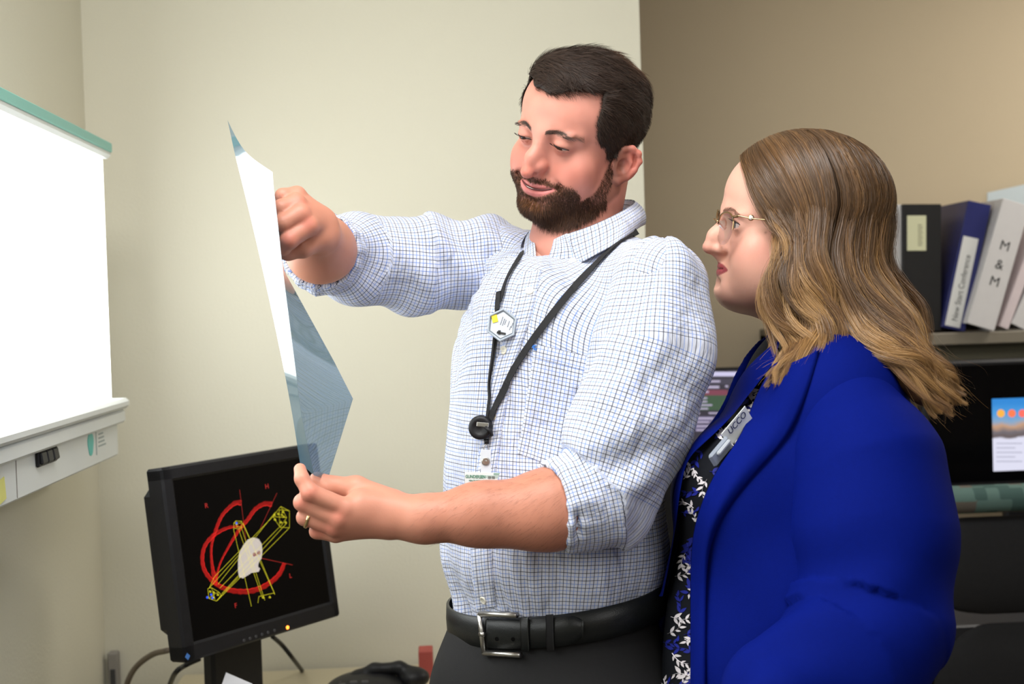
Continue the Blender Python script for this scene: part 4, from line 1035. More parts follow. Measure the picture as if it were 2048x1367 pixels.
def bone_uv(V, P, Rr=.06):
    """u around and v along a bent limb given by its joints"""
    P = np.asarray(P, float); best = np.full(len(V), 1e9); u = np.zeros(len(V)); v = np.zeros(len(V)); acc = 0
    T0 = nrm(P[1] - P[0]); ref = nrm(np.cross(T0, MCN[:, 1]))   # reference across the view
    for i in range(len(P) - 1):
        ab = P[i + 1] - P[i]; L = np.linalg.norm(ab); T = ab / L
        t = (V - P[i]) @ T; tc = np.clip(t, 0 if i else -1, L if i < len(P) - 2 else 9); d = V - P[i] - tc[:, None] * T
        dist = np.linalg.norm(V - P[i] - np.clip(t, 0, L)[:, None] * T, axis=1)
        n1 = nrm(ref - T * (ref @ T)); n2 = np.cross(T, n1)
        ang = np.arctan2(d @ n1, -(d @ n2) if (n2 @ MCN[:, 1]) > 0 else (d @ n2))
        m = dist < best; best[m] = dist[m]; u[m] = ang[m] * Rr; v[m] = (acc + tc)[m]; acc += L
    return u, v
def loop_uv(V, Q, u, v, per):
    uv = np.stack([u, v], 1)[Q.ravel()].reshape(-1, 4, 2); d = uv[:, :, 0] - uv[:, :1, 0]
    uv[:, :, 0] -= np.round(d / per) * per
    return uv.reshape(-1, 2)
def hand_field(f, wrist, mcps, fingers, thumb, wr=.017):
    w0, w1 = wrist
    for q, rr in zip(mcps, (.0125, .0125, .012, .0112)):
        f.cone(w0, at(*q), wr, rr, k=.010)
    for F_, R_ in fingers:
        f.path([at(*q) for q in F_], R_, k=.0035)
    f.path([at(*q) for q in thumb[0]], thumb[1], k=.006)

SKIN_M, SKIN_W = srgb(200, 138, 114), srgb(220, 168, 148)
def man_build(root):
    TR = MCN @ rotm(0, 0, -51); Lv, Bv = TR[:, 0], TR[:, 1]; Uz = np.array([0, 0, 1.])
    T = lambda px, py, d: at(px, py, d)
    c0 = T(1110, 950, 1.79)
    SLp, SRp = T(1322, 560, 1.655), T(985, 512, 1.93); nb = T(1172, 470, 1.84)
    # ---------------- shirt body
    f = Field(c0 - [.30, .28, .26], c0 + [.32, .28, .42], .0038)
    f.ell(T(1120, 735, 1.795), (.186, .122, .165), TR, k=.04)
    f.ell(T(1104, 960, 1.79), (.170, .140, .20), TR, k=.05)
    f.ell(T(1112, 1110, 1.80), (.168, .136, .10), TR, k=.05)
    f.cone(T(1108, 1200, 1.80), T(1108, 1290, 1.80), .112, .112, k=.03, flat=(Lv, .72))
    f.cone(SLp - [0, 0, .035], SRp - [0, 0, .035], .046, .046, k=.03)
    f.cone(nb + [0, 0, -.078], (SLp + nb) / 2 + [0, 0, -.026], .052, .050, k=.02); f.cone(nb + [0, 0, -.075], SRp, .052, .050, k=.02)
    f.cone((SLp + nb) / 2 + [0, 0, -.026], SLp, .050, .056, k=.02)
    f.ell(T(1040, 690, 1.72), (.09, .05, .11), TR, k=.05)
    ncen = T(1096, 470, 1.77); f.ell(ncen, (.030, .050, .085), TR @ rotm(-18, 0, 0), k=.006, op='sub')
    f.plane(T(1108, 1222, 1.80) - [0, 0, .006], -(Uz - Lv * .11 - Bv * .15), k=.004)
    V, Q = f.mesh(2)
    N = vnormals(V, Q); P = (V - c0) @ TR
    th = np.arctan2(P[:, 0], -P[:, 1]); z = P[:, 2]
    # folds: drape below the chest, pulls towards the raised arm, blousing over the belt
    far = np.linalg.norm(V - SRp, axis=1)
    rad = np.arctan2(z - ((SRp - c0) @ TR)[2] + .02, P[:, 0] - ((SRp - c0) @ TR)[0] + .02)
    D = .0036 * np.sin(rad * 17 + 1.2 * np.sin(z * 30)) * np.exp(-(far / .20) ** 2) * sstep(far, .04, .10)
    D += .0040 * np.sin(th * 9 + 3 * np.sin(z * 9)) * sstep(.02 - z, -.02, .16) * (.6 + .4 * np.sin(z * 21 + th * 3))
    D += .0040 * vnoise(np.stack([th * .17, z * .35, th * 0], 1), 60, 4) + .0026 * np.abs(vnoise(np.stack([th * .17 + z * .25, z * .12, th * 0], 1), 120, 14))
    D += .0085 * np.exp(-((z + .195) / .022) ** 2) * (.6 + .5 * np.sin(th * 7 + 1)) + .004 * np.sin(th * 15 + z * 40) * np.exp(-((z + .20) / .04) ** 2)
    V = V + N * D[:, None]
    V = smooth_mesh(V, Q, 1)
    wz = sstep(z, .06, .17); u = (1 - wz) * th * .158 + wz * P[:, 0] * 1.12; v = z + .8 * (P[:, 1] + .12) * sstep(z, .06, .22)
    wob = .0016 * vnoise(P, 30, 9); u = u + wob + .12 * (z * 0); v = v + .0016 * vnoise(P, 26, 2)
    shirt = mesh_obj('shirt', V, Q, check_mat(), root, uv=loop_uv(V, Q, u, v, 2 * math.pi * .158))
    tree = bvh_of(V, Q)
    # ---------------- near sleeve
    EL = T(1212, 985, 1.60); CU = T(1112, 1014, 1.585)
    ax = nrm(CU - EL)
    f = Field(np.minimum(EL, SLp) - [.14, .13, .12], np.maximum(EL, SLp) + [.12, .12, .10], .0036)
    f.cone(T(1318, 575, 1.66), T(1310, 700, 1.63), .064, .072, k=.02)
    f.cone(T(1310, 700, 1.63), T(1262, 850, 1.615), .070, .072, k=.03); f.cone(T(1262, 850, 1.615), T(1205, 985, 1.60), .071, .060, k=.03)
    f.cone(T(1200, 985, 1.60), CU - ax * .045, .058, .054, k=.02); f.cone(T(1192, 1010, 1.60), T(1175, 1022, 1.595), .052, .048, k=.02)
    for i in range(3):
        c = CU - ax * (.004 + .013 * i); ring = []
        n1 = nrm(np.cross(ax, [0, 1, .1])); n2 = np.cross(ax, n1)
        ring = [c + (.0540 + .0015 * i) * (math.cos(a) * n1 + math.sin(a) * n2) + ax * .006 * math.sin(2 * a + i) for a in np.linspace(0, 2 * math.pi, 15)]
        f.path(ring, .0060 - .001 * (i > 1), k=.006)
    f.cone(CU - ax * .030, CU + ax * .12, .0465, .0475, k=.003, op='sub'); f.plane(CU + ax * .030, ax, k=.004)
    V, Q = f.mesh(7); N = vnormals(V, Q)
    J = [T(1322, 520, 1.66), T(1310, 700, 1.63), T(1262, 850, 1.615), EL, CU + ax * .03]
    u, v = bone_uv(V, J, .066)
    D = .0050 * np.sin(v * 62 + u * 28 + 1.5 * np.sin(u * 40)) * sstep(v, .18, .30) * sstep(.50 - v, 0, .06)
    D += .0035 * np.sin(u * 70 + v * 22) * sstep(.25 - v, 0, .2) + .0028 * vnoise(V * [1, 1, .5], 75, 6) + .0042 * np.abs(vnoise(np.stack([u + v * .5, v * .25, u * 0], 1), 85, 16)) * sstep(v, .08, .2)
    D = D * sstep(v.max() - v, .035, .075); V = relax(V, Q, sstep(.055 - (v.max() - v), 0, .02), 8); N = vnormals(V, Q)
    V = smooth_mesh(V + N * D[:, None], Q, 1)
    mesh_obj('sleeve', V, Q, check_mat(), root, uv=loop_uv(V, Q, u + .001 * vnoise(V, 40, 1), v, 2 * math.pi * .066))
    stree = bvh_of(V, Q)
    # ---------------- far sleeve
    ER = T(712, 520, 1.86); CF = T(642, 500, 1.745); ax2 = nrm(np.array(T(628, 486, 1.66)) - CF)
    f = Field(np.minimum(ER, SRp) - [.12, .26, .13], np.maximum(ER, SRp) + [.13, .13, .12], .0036)
    f.cone(T(985, 520, 1.93), T(850, 530, 1.90), .066, .068, k=.02); f.cone(T(850, 530, 1.90), ER, .066, .062, k=.03)
    f.cone(ER, CF - ax2 * .045, .058, .052, k=.03)
    for i in range(3):
        c = CF - ax2 * (.002 + .013 * i); n1 = nrm(np.cross(ax2, [0, 0, 1])); n2 = np.cross(ax2, n1)
        f.path([c + (.0500 + .002 * i) * (math.cos(a) * n1 + math.sin(a) * n2) + ax2 * .005 * math.sin(2 * a + i) for a in np.linspace(0, 2 * math.pi, 15)], .0055, k=.006)
    f.cone(CF - ax2 * .03, CF + ax2 * .12, .043, .0445, k=.003, op='sub'); f.plane(CF + ax2 * .030, ax2, k=.004)
    V, Q = f.mesh(7); N = vnormals(V, Q)
    J = [T(1040, 515, 1.93), T(850, 530, 1.90), ER, CF + ax2 * .03]; u, v = bone_uv(V, J, .064)
    D = .0050 * np.sin(v * 75 + u * 22 + 1.6 * np.sin(u * 35)) * sstep(.24 - v, -.02, .10) + .0038 * np.sin(v * 40 - u * 40) * sstep(v, .16, .3) + .0026 * vnoise(V, 80, 8)
    D = D * sstep(v.max() - v, .035, .075); V = relax(V, Q, sstep(.055 - (v.max() - v), 0, .02), 8); N = vnormals(V, Q)
    V = smooth_mesh(V + N * D[:, None], Q, 1)
    mesh_obj('sleeve', V, Q, check_mat(), root, uv=loop_uv(V, Q, u, v, 2 * math.pi * .064))
    # ---------------- collar
    Tp = spline([T(*q) for q in ((1127, 470, 1.765), (1180, 452, 1.745), (1235, 427, 1.765), (1268, 406, 1.82), (1262, 399, 1.88), (1228, 402, 1.915), (1150, 425, 1.915), (1090, 446, 1.885), (1058, 462, 1.84))], 60)
    Bp = spline([T(*q) for q in ((1147, 534, 1.715), (1188, 512, 1.690), (1240, 482, 1.700), (1277, 456, 1.78), (1290, 446, 1.87), (1248, 440, 1.94), (1150, 460, 1.955), (1066, 484, 1.90), (1047, 512, 1.83))], 60)
    cen = T(1170, 450, 1.84)
    rows = []
    for k in range(9):
        t = k / 8; R_ = Tp * (1 - t) + Bp * t; out = nrm(R_.mean(0) * 0 + 1) * 0
        o = R_ - cen; o = o / np.linalg.norm(o, axis=1)[:, None]; R_ = R_ + o * (.008 * math.sin(math.pi * min(1, t * 1.2)))[..., None] if False else R_ + o * .008 * math.sin(math.pi * t)
        rows.append(R_)
    inner = [r_ - (lambda o: o / np.linalg.norm(o, axis=1)[:, None])(r_ - cen) * .0028 for r_ in rows]
    def sheet(name, rows, mt, par, uvs=None, wrap=None):
        m, n = len(rows), len(rows[0]); V = np.vstack(rows); F = np.array([(i * n + j, i * n + j + 1, (i + 1) * n + j + 1, (i + 1) * n + j) for i in range(m - 1) for j in range(n - 1)])
        return mesh_obj(name, V, F, mt, par, uv=uvs)
    full = rows + inner[::-1] + [rows[0]]
    n = 60; s_ = np.concatenate([[0], np.cumsum(np.linalg.norm(np.diff(Bp, axis=0), axis=1))])
    uvs = np.vstack([np.stack([s_, np.full(n, k * .0062)], 1) for k in range(9)] + [np.stack([s_, np.full(n, (8 - k) * .0062)], 1) for k in range(9)] + [np.stack([s_, np.zeros(n)], 1)])
    sheet('collar', full, check_mat(), root, uvs)
    # inner stand of the collar
    st = [Tp - (Tp - cen) * .07, Tp * .5 + Bp * .5 - ((Tp + Bp) / 2 - cen) * .16]
    sheet('collar_stand', [Tp, st[0], st[1]], check_mat(), root, np.vstack([np.stack([s_, np.full(n, k * .015)], 1) for k in range(3)]))
    # ---------------- neck opening: undershirt
    f = Field(T(1085, 530, 1.75) - [.06, .06, .05], T(1085, 530, 1.75) + [.06, .06, .05], .003)
    f.ell(T(1088, 556, 1.765), (.026, .022, .030), TR, k=.004)
    V, Q = f.mesh(1); mesh_obj('undershirt', V, Q, noise_mat('white_knit', srgb(228, 226, 226), srgb(220, 218, 220), 90, .9, .2), root)
    def flap(name, A, B, uv0, th=.0022, bow=.003):
        A = spline([T(*q) for q in A], 24); B = spline([T(*q) for q in B], 24); rows = [A * (1 - t) + B * t - MCN[:, 1] * bow * math.sin(math.pi * t) for t in np.linspace(0, 1, 7)]
        fr_ = rows + [r_ + MCN[:, 1] * th for r_ in rows[::-1]] + [rows[0]]; L = np.concatenate([[0], np.cumsum(np.linalg.norm(np.diff(A, axis=0), axis=1))]); W = np.linalg.norm(A[12] - B[12])
        uu = [W * k / 6 for k in range(7)] + [W * k / 6 for k in range(6, -1, -1)] + [0]
        sheet(name, fr_, check_mat(), root, np.vstack([np.stack([np.full(24, x_) + uv0, -L], 1) for x_ in uu]))
    flap('collar_flap', [(1134, 466, 1.752), (1146, 500, 1.725), (1152, 540, 1.712)], [(1108, 478, 1.735), (1100, 506, 1.722), (1078, 556, 1.712)], .003)
    flap('collar_flap', [(1066, 455, 1.835), (1070, 490, 1.79), (1074, 522, 1.755), (1086, 552, 1.725)], [(1052, 468, 1.85), (1046, 505, 1.80), (1044, 540, 1.755), (1052, 575, 1.735)], .006)
    # ---------------- buttons, pocket
    M_BTN = mat('pearl_button', srgb(226, 222, 206), .25)
    def button(px, py, r=.0056, tr=tree):
        p, nn = hit(tr, px, py, .0012)
        if p is None: return
        b = MB().lathe(p, [(r * .9, -.001), (r, 0), (r, .0012), (r * .8, .0018), (r * .7, .0013), (.0001, .0013)], nn, 20).build('button', M_BTN, root, smooth=True)
        a = nrm(np.cross(nn, [0, 0, 1])); c = np.cross(nn, a); h = MB()
        for i in (-1, 1):
            for j in (-1, 1): h.lathe(p + a * i * .0013 + c * j * .0013 + nn * .0013, [(.0006, 0), (.0006, .0002)], nn, 6)
        h.build('button_hole', mat('thread', (.2, .22, .3), .8), b)
    for q in ((1060, 582), (1009, 700), (989, 829), (968, 1199)): button(*q)
    pc, pn = hit(tree, 1145, 521, .004); 
    bp_ = T(1145, 522, 1.708); MB().lathe(bp_, [(.0048, 0), (.0052, .0008), (.0048, .0018), (.003, .0013), (.0001, .0013)], -MCN[:, 1], 18).build('button', M_BTN, root, smooth=True)
    # placket: a raised strip down the front
    def strip(name, A, B, off, mt, par, tr, nu=5, uoff=0, vs=1):
        A = spline(A, 40); B = spline(B, 40); rows = []; nsn = []
        for j in range(nu + 2):
            t = np.clip((j - .5) / (nu - 1) if 0 < j < nu + 1 else (0 if j == 0 else 1), 0, 1); t = min(1, max(0, (j - 1) / (nu - 1)))
            R_ = []
            for i in range(40):
                q = A[i] * (1 - t) + B[i] * t; p, nn = hit(tr, q[0], q[1], off if 0 < j < nu + 1 else -.001)
                R_.append(p if p is not None else (R_[-1] if R_ else np.zeros(3)))
            rows.append(np.array(R_))
        return rows
    def strip_obj(name, A, B, off, mt, par, tr, nu=6, uv0=(0, 0)):
        rows = strip(name, A, B, off, mt, par, tr, nu); L = np.concatenate([[0], np.cumsum(np.linalg.norm(np.diff(rows[len(rows) // 2], axis=0), axis=1))])
        W = np.concatenate([[0], np.cumsum([np.linalg.norm(rows[k + 1][20] - rows[k][20]) for k in range(len(rows) - 1)])])
        uvs = np.vstack([np.stack([np.full(40, W[k]) + uv0[0], -L + uv0[1]], 1) for k in range(len(rows))])
        return sheet(name, rows, mt, par, uvs)
    cl = [(1062, 545), (1040, 640), (1008, 740), (984, 860), (966, 1000), (962, 1100), (972, 1215)]
    strip_obj('placket', [(x - 19, y + 2) for x, y in cl], [(x + 21, y - 4) for x, y in cl], .0016, check_mat(), root, tree, 7)
    strip_obj('chest_pocket', [(1071, 690), (1060, 760), (1046, 850), (1036, 905)], [(1196, 722), (1188, 790), (1172, 880), (1160, 950)], .0018, check_mat(), root, tree, 14, (.003, .002))
    strip_obj('pocket_hem', [(1069, 687), (1067, 700), (1066, 712)], [(1200, 718), (1197, 732), (1194, 746)], .0026, check_mat(), root, tree, 10, (.001, 0))
    p, nn = hit(tree, 1070, 694, .0032); a_ = nrm(np.cross(nn, [0, 0, 1])); c_ = np.cross(nn, a_) * -1
    e = MB()
    for dx, dz, w_, h_ in ((-.001, .002, .0045, .0016), (.0, -.0005, .0018, .006), (.002, .001, .0016, .004), (-.0022, -.003, .0016, .003)):
        e.box(p + a_ * dx + np.array([0, 0, dz]), (w_, h_, .0006), np.stack([a_, np.cross(nn, a_), nn], 1))
    e.build('pocket_emblem', mat('blue_thread', srgb(50, 110, 190), .7), root)
    # ---------------- forearms and hands (part of the one body)
    f = Field(T(575, 1105, 1.56) - [.0, .08, .02], T(1235, 900, 1.60) + [.02, .10, .03], .0019)
    f.cone(T(1190, 992, 1.60), T(1100, 1015, 1.585), .044, .0435, k=.02); f.cone(T(1100, 1015, 1.585), T(960, 1028, 1.575), .0435, .034, k=.03)
    f.cone(T(960, 1028, 1.575), T(850, 1037, 1.572), .034, .0265, k=.03); f.cone(T(850, 1037, 1.572), T(790, 1036, 1.572), .0265, .0255, k=.02)
    f.ell(T(1070, 1042, 1.575), (.055, .032, .027), MCN, k=.03)
    f.cone(T(790, 1020, 1.572), T(720, 1010, 1.56), .022, .020, k=.012)
    mc = ((692, 1016, 1.545), (678, 1036, 1.545), (670, 1052, 1.552), (672, 1066, 1.565))
    hand_field(f, (T(775, 1040, 1.572), 0), mc, (
        (((692, 1016, 1.545), (620, 984, 1.531), (604, 957, 1.535), (600, 938, 1.543)), (.0120, .0105, .0088, .0075)),
        (((678, 1036, 1.545), (605, 1004, 1.541), (614, 990, 1.575), (645, 985, 1.592)), (.0122, .0105, .0090, .0080)),
        (((670, 1052, 1.552), (610, 1034, 1.548), (618, 1018, 1.583), (648, 1008, 1.60)), (.0118, .0100, .0088, .0080)),
        (((672, 1066, 1.565), (634, 1062, 1.562), (632, 1048, 1.590), (655, 1035, 1.605)), (.0110, .0090, .0080, .0072))),
        (((782, 1004, 1.575), (712, 976, 1.582), (668, 972, 1.588), (634, 958, 1.592)), (.0170, .0150, .0120, .0095)), .0175)
    V, Q = f.mesh(1); N = vnormals(V, Q); xa = (V - CO) @ MCN; px = 1024 + FPX * xa[:, 0] / xa[:, 1]
    kn = sum(bump(V, T(*q), (.011,) * 3) for q in ((676, 1032, 1.53), (660, 1060, 1.54), (618, 984, 1.52), (600, 1005, 1.53), (632, 1064, 1.55)))
    cols = skin_cols(SKIN_M, V, [(.85 * sstep(px, 760, 960), srgb(182, 122, 97)), (.45 * np.clip(kn, 0, 1), srgb(214, 116, 100)), (.2 * (vnoise(V, 60, 3) + 1).clip(0, 1), srgb(198, 128, 110))])
    body_add('man', V, Q, cols)
    m_ = sstep(px, 800, 900) * sstep(1150 - px, 0, 30)
    S, sd, idx = strands_on(V, N, m_ + .001, 1700, lambda b, n: np.tile(nrm(MCN @ np.array([-.75, 0, -.65])), (len(b), 1)), .013, 5, .0016, drop=-.4, seed=14)
    ribbons('arm_hair', S, .00013, mat('arm_hair', srgb(96, 62, 44), .6), root, sd, tip=.1, stuff=True)
    # nail of the index finger, ring
    p = T(598, 932, 1.536)
    f = Field(T(596, 515, 1.60) - [.06, .09, .04], T(640, 480, 1.70) + [.09, .14, .11], .0019)
    f.cone(T(690, 515, 1.84), T(640, 497, 1.72), .036, .041, k=.02); f.cone(T(640, 497, 1.72), T(636, 470, 1.655), .040, .030, k=.03)
    mc = ((616, 452, 1.605), (600, 428, 1.60), (592, 406, 1.61), (594, 390, 1.63))
    hand_field(f, (T(636, 448, 1.655), 0), mc, (
        (((616, 452, 1.605), (578, 480, 1.590), (566, 494, 1.600), (562, 498, 1.612)), (.0130, .0115, .0098, .0085)),
        (((600, 428, 1.60), (566, 446, 1.588), (563, 458, 1.605), (566, 468, 1.625)), (.0130, .0112, .0095, .0085)),
        (((592, 406, 1.61), (562, 416, 1.598), (562, 428, 1.62), (568, 440, 1.64)), (.0125, .0108, .0092, .0085)),
        (((594, 390, 1.63), (566, 392, 1.618), (564, 400, 1.64), (570, 412, 1.655)), (.0115, .0098, .0085, .0080))),
        (((640, 476, 1.640), (606, 494, 1.622), (576, 502, 1.620), (564, 500, 1.628)), (.0155, .0130, .0112, .0092)), .0200)
    V, Q = f.mesh(1)
    kn = sum(bump(V, T(*q), (.011,) * 3) for q in ((616, 445, 1.59), (597, 408, 1.60), (578, 478, 1.58)))
    body_add('man', V, Q, skin_cols(SKIN_M, V, [(.5 * np.clip(kn, 0, 1), srgb(214, 110, 96)), (.2 * (vnoise(V, 60, 3) + 1).clip(0, 1), srgb(198, 128, 110))]))
    # chest and trunk under the clothes, so the figure is whole
    f = Field(c0 - [.3, .3, .95], c0 + [.3, .3, .42], .012)
    f.ell(T(1118, 750, 1.80), (.15, .095, .14), TR, k=.05); f.ell(T(1108, 1000, 1.80), (.14, .11, .20), TR, k=.05)
    f.cone(nb, T(1140, 620, 1.82), .050, .06, k=.03); f.cone(SLp - [0, 0, .04], SRp - [0, 0, .04], .03, .03, k=.02)
    f.cone(SLp, T(1262, 850, 1.625), .040, .040, k=.02); f.cone(T(1262, 850, 1.625), T(1205, 985, 1.60), .040, .042, k=.02)
    f.cone(SRp - [0, 0, .02], ER, .036, .038, k=.02)
    hip = c0 * [1, 1, 0] + [0, 0, .95]
    f.ell(hip, (.15, .11, .12), TR, k=.05)
    for s in (-1, 1): f.cone(hip + Lv * s * .09, (hip + Lv * s * .11) * [1, 1, 0] + [0, 0, .12], .075, .045, k=.02)
    V, Q = f.mesh(1); V = V[:, :]; body_add('man', V, Q, skin_cols(SKIN_M, V, []))
    # front of the neck and upper chest showing in the open collar
    f = Field(T(1085, 500, 1.77) - [.08, .08, .08], T(1085, 500, 1.77) + [.10, .10, .08], .0025)
    f.cone(T(1130, 495, 1.835), T(1096, 545, 1.815), .043, .042, k=.02)
    V, Q = f.mesh(1); body_add('man', V, Q, skin_cols(srgb(214, 154, 134), V, []))
    # ---------------- trousers, belt
    M_TR = noise_mat('black_twill', (.008, .008, .009), (.012, .012, .013), 220, .85, .3)
    wc = T(1108, 1222, 1.80); zt = wc[2]
    f = Field(wc - [.30, .30, wc[2] - .02], wc + [.30, .30, .03], .0075)
    f.cone(wc + [0, 0, .04], wc - [0, 0, .10], .120, .128, k=.03, flat=(Lv, .74))
    f.ell(wc - [0, 0, .13], (.198, .168, .14), TR, k=.05)
    for s in (-1, 1):
        h_ = wc + Lv * s * .088 - [0, 0, .14]; kn_ = h_ * [1, 1, 0] + Lv * s * .01 + [0, 0, .48]
        f.cone(h_, kn_, .100, .078, k=.03); f.cone(kn_, kn_ * [1, 1, 0] + [0, 0, .08], .076, .068, k=.02)
    f.plane(wc + [0, 0, .010], Uz - Lv * .11 - Bv * .15, k=.004)
    V, Q = f.mesh(2); N = vnormals(V, Q); V = V + N * (.0025 * vnoise(V * [1, 1, .3], 45, 3))[:, None]
    mesh_obj('trousers', V, Q, M_TR, root); ttree = bvh_of(V, Q)
    for s in (-1, 1):
        k_ = wc + Lv * s * .098; g_ = np.array([k_[0], k_[1], 0]); f = Field(g_ - [.2, .2, .01], g_ + [.2, .2, .14], .006); Fd = -Bv * [1, 1, 0]
        f.cone(g_ + [0, 0, .04] - Fd * .05, g_ + [0, 0, .033] + Fd * .13, .038, .032, k=.02); f.cone(g_ + [0, 0, .04] - Fd * .03, g_ + [0, 0, .10] - Fd * .02, .04, .04, k=.02); f.plane(g_ + [0, 0, .002], (0, 0, -1), k=.001)
        V, Q = f.mesh(1); mesh_obj('shoe', V, Q, mat('black_leather_shoe', (.012, .011, .01), .3), root)
    M_BELT = noise_mat('black_leather', (.008, .009, .010), (.012, .014, .014), 90, .36, .15, spec=.35)
    bt = MB(); ring = []
    n = 96
    def belt_pt(a, r_off=0., dz=0.):   # a: angle from the front towards his left
        q = wc + Lv * (.1745 + r_off) * math.sin(a) - Bv * (.1305 + r_off) * math.cos(a); return q + np.array([0, 0, dz + .010 + .018 * math.sin(a) - .020 * math.cos(a)])
    def band(a0, a1, h, off, th, mt, name, par, n=60, tip=False):
        A = np.linspace(a0, a1, n); V = []; 
        for i, a in enumerate(A):
            hh = h * (1 if not tip or i < n - 8 else (1 - .5 * ((i - n + 8) / 7) ** 2))
            for (ro, dz) in ((off, -hh), (off + th, -hh * .96), (off + th * 1.25, 0), (off + th, hh * .96), (off, hh)): V.append(belt_pt(a, ro, dz))
        F = [(i * 5 + j, i * 5 + j + 1, (i + 1) * 5 + j + 1, (i + 1) * 5 + j) for i in range(n - 1) for j in range(4)] + [(0, 1, 2, 3, 4), tuple((n - 1) * 5 + j for j in (4, 3, 2, 1, 0))]
        return mesh_obj(name, V, F, mt, par)
    belt = band(-math.pi, math.pi, .0205, .0, .004, M_BELT, 'belt', root, 120)
    ab = .02      # buckle angle
    def find_a(px):
        best = min(np.linspace(-1.6, 1.8, 341), key=lambda a: abs(1024 + FPX * (lambda c: c[0] / c[1])(MCN.T @ (belt_pt(a, .005) - CO)) - px)); return best
    a1, a2, a3, a4 = find_a(972), find_a(1040), find_a(1095), find_a(1165)
    band(a1 + .02, a4, .0195, .0048, .0035, M_BELT, 'belt_tail', belt, 40, True)
    band(a2 + .02, a2 + .09, .0225, .0085, .0025, M_BELT, 'keeper', belt, 6); band(a3, a3 + .06, .0235, .0085, .0025, M_TR, 'belt_loop', belt, 6); a5 = find_a(925); band(a5 - .03, a5 + .03, .0260, .0045, .0030, M_TR, 'belt_loop', belt, 6)
    bk = MB(); c_ = [belt_pt(a1 - .035, .010, .026), belt_pt(a2, .012, .026)], [belt_pt(a1 + .0, .010, -.026), belt_pt(a2 + .02, .012, -.026)]
    bk.tube([c_[0][1], (c_[0][0] + c_[0][1]) / 2, c_[0][0]], .0048, 10, flat=(1, .8)); bk.tube([c_[0][0], (c_[0][0] + c_[1][0]) / 2, c_[1][0]], .0050, 10, flat=(1, .8)); bk.tube([c_[1][0], (c_[1][0] + c_[1][1]) / 2, c_[1][1]], .0048, 10, flat=(1, .8))
    bk.tube([belt_pt(a1 - .02, .013, .0), belt_pt(a1 + .03, .014, .0)], .0032, 10)
    bk.build('buckle', M_STEEL, belt, smooth=True)
    for a in (find_a(998), find_a(1030)): MB().lathe(belt_pt(a, .0094, -.006), [(.0026, 0), (.0026, .0006), (.0012, .0003)], nrm(belt_pt(a, .02) - belt_pt(a, 0)), 12).build('belt_hole', M_BLACKG, belt)
    # wedding ring (worn, but a thing of its own)
    rc = T(616, 1036, 1.549); rd = nrm(T(670, 1052, 1.552) - T(610, 1034, 1.548)); n1 = nrm(np.cross(rd, [0, 0, 1])); n2 = np.cross(rd, n1)
    o = MB().tube([rc + .0112 * (math.cos(a) * n1 + math.sin(a) * n2) for a in np.linspace(0, 2 * math.pi, 33)], .0019, 8, flat=(.7, 1.2), cap=False).build('wedding_ring', mat('gold', (.75, .55, .28), .25, 1), smooth=True)
    tag(o, "gold wedding ring on the man's lower hand", 'ring')
    return tree, stree

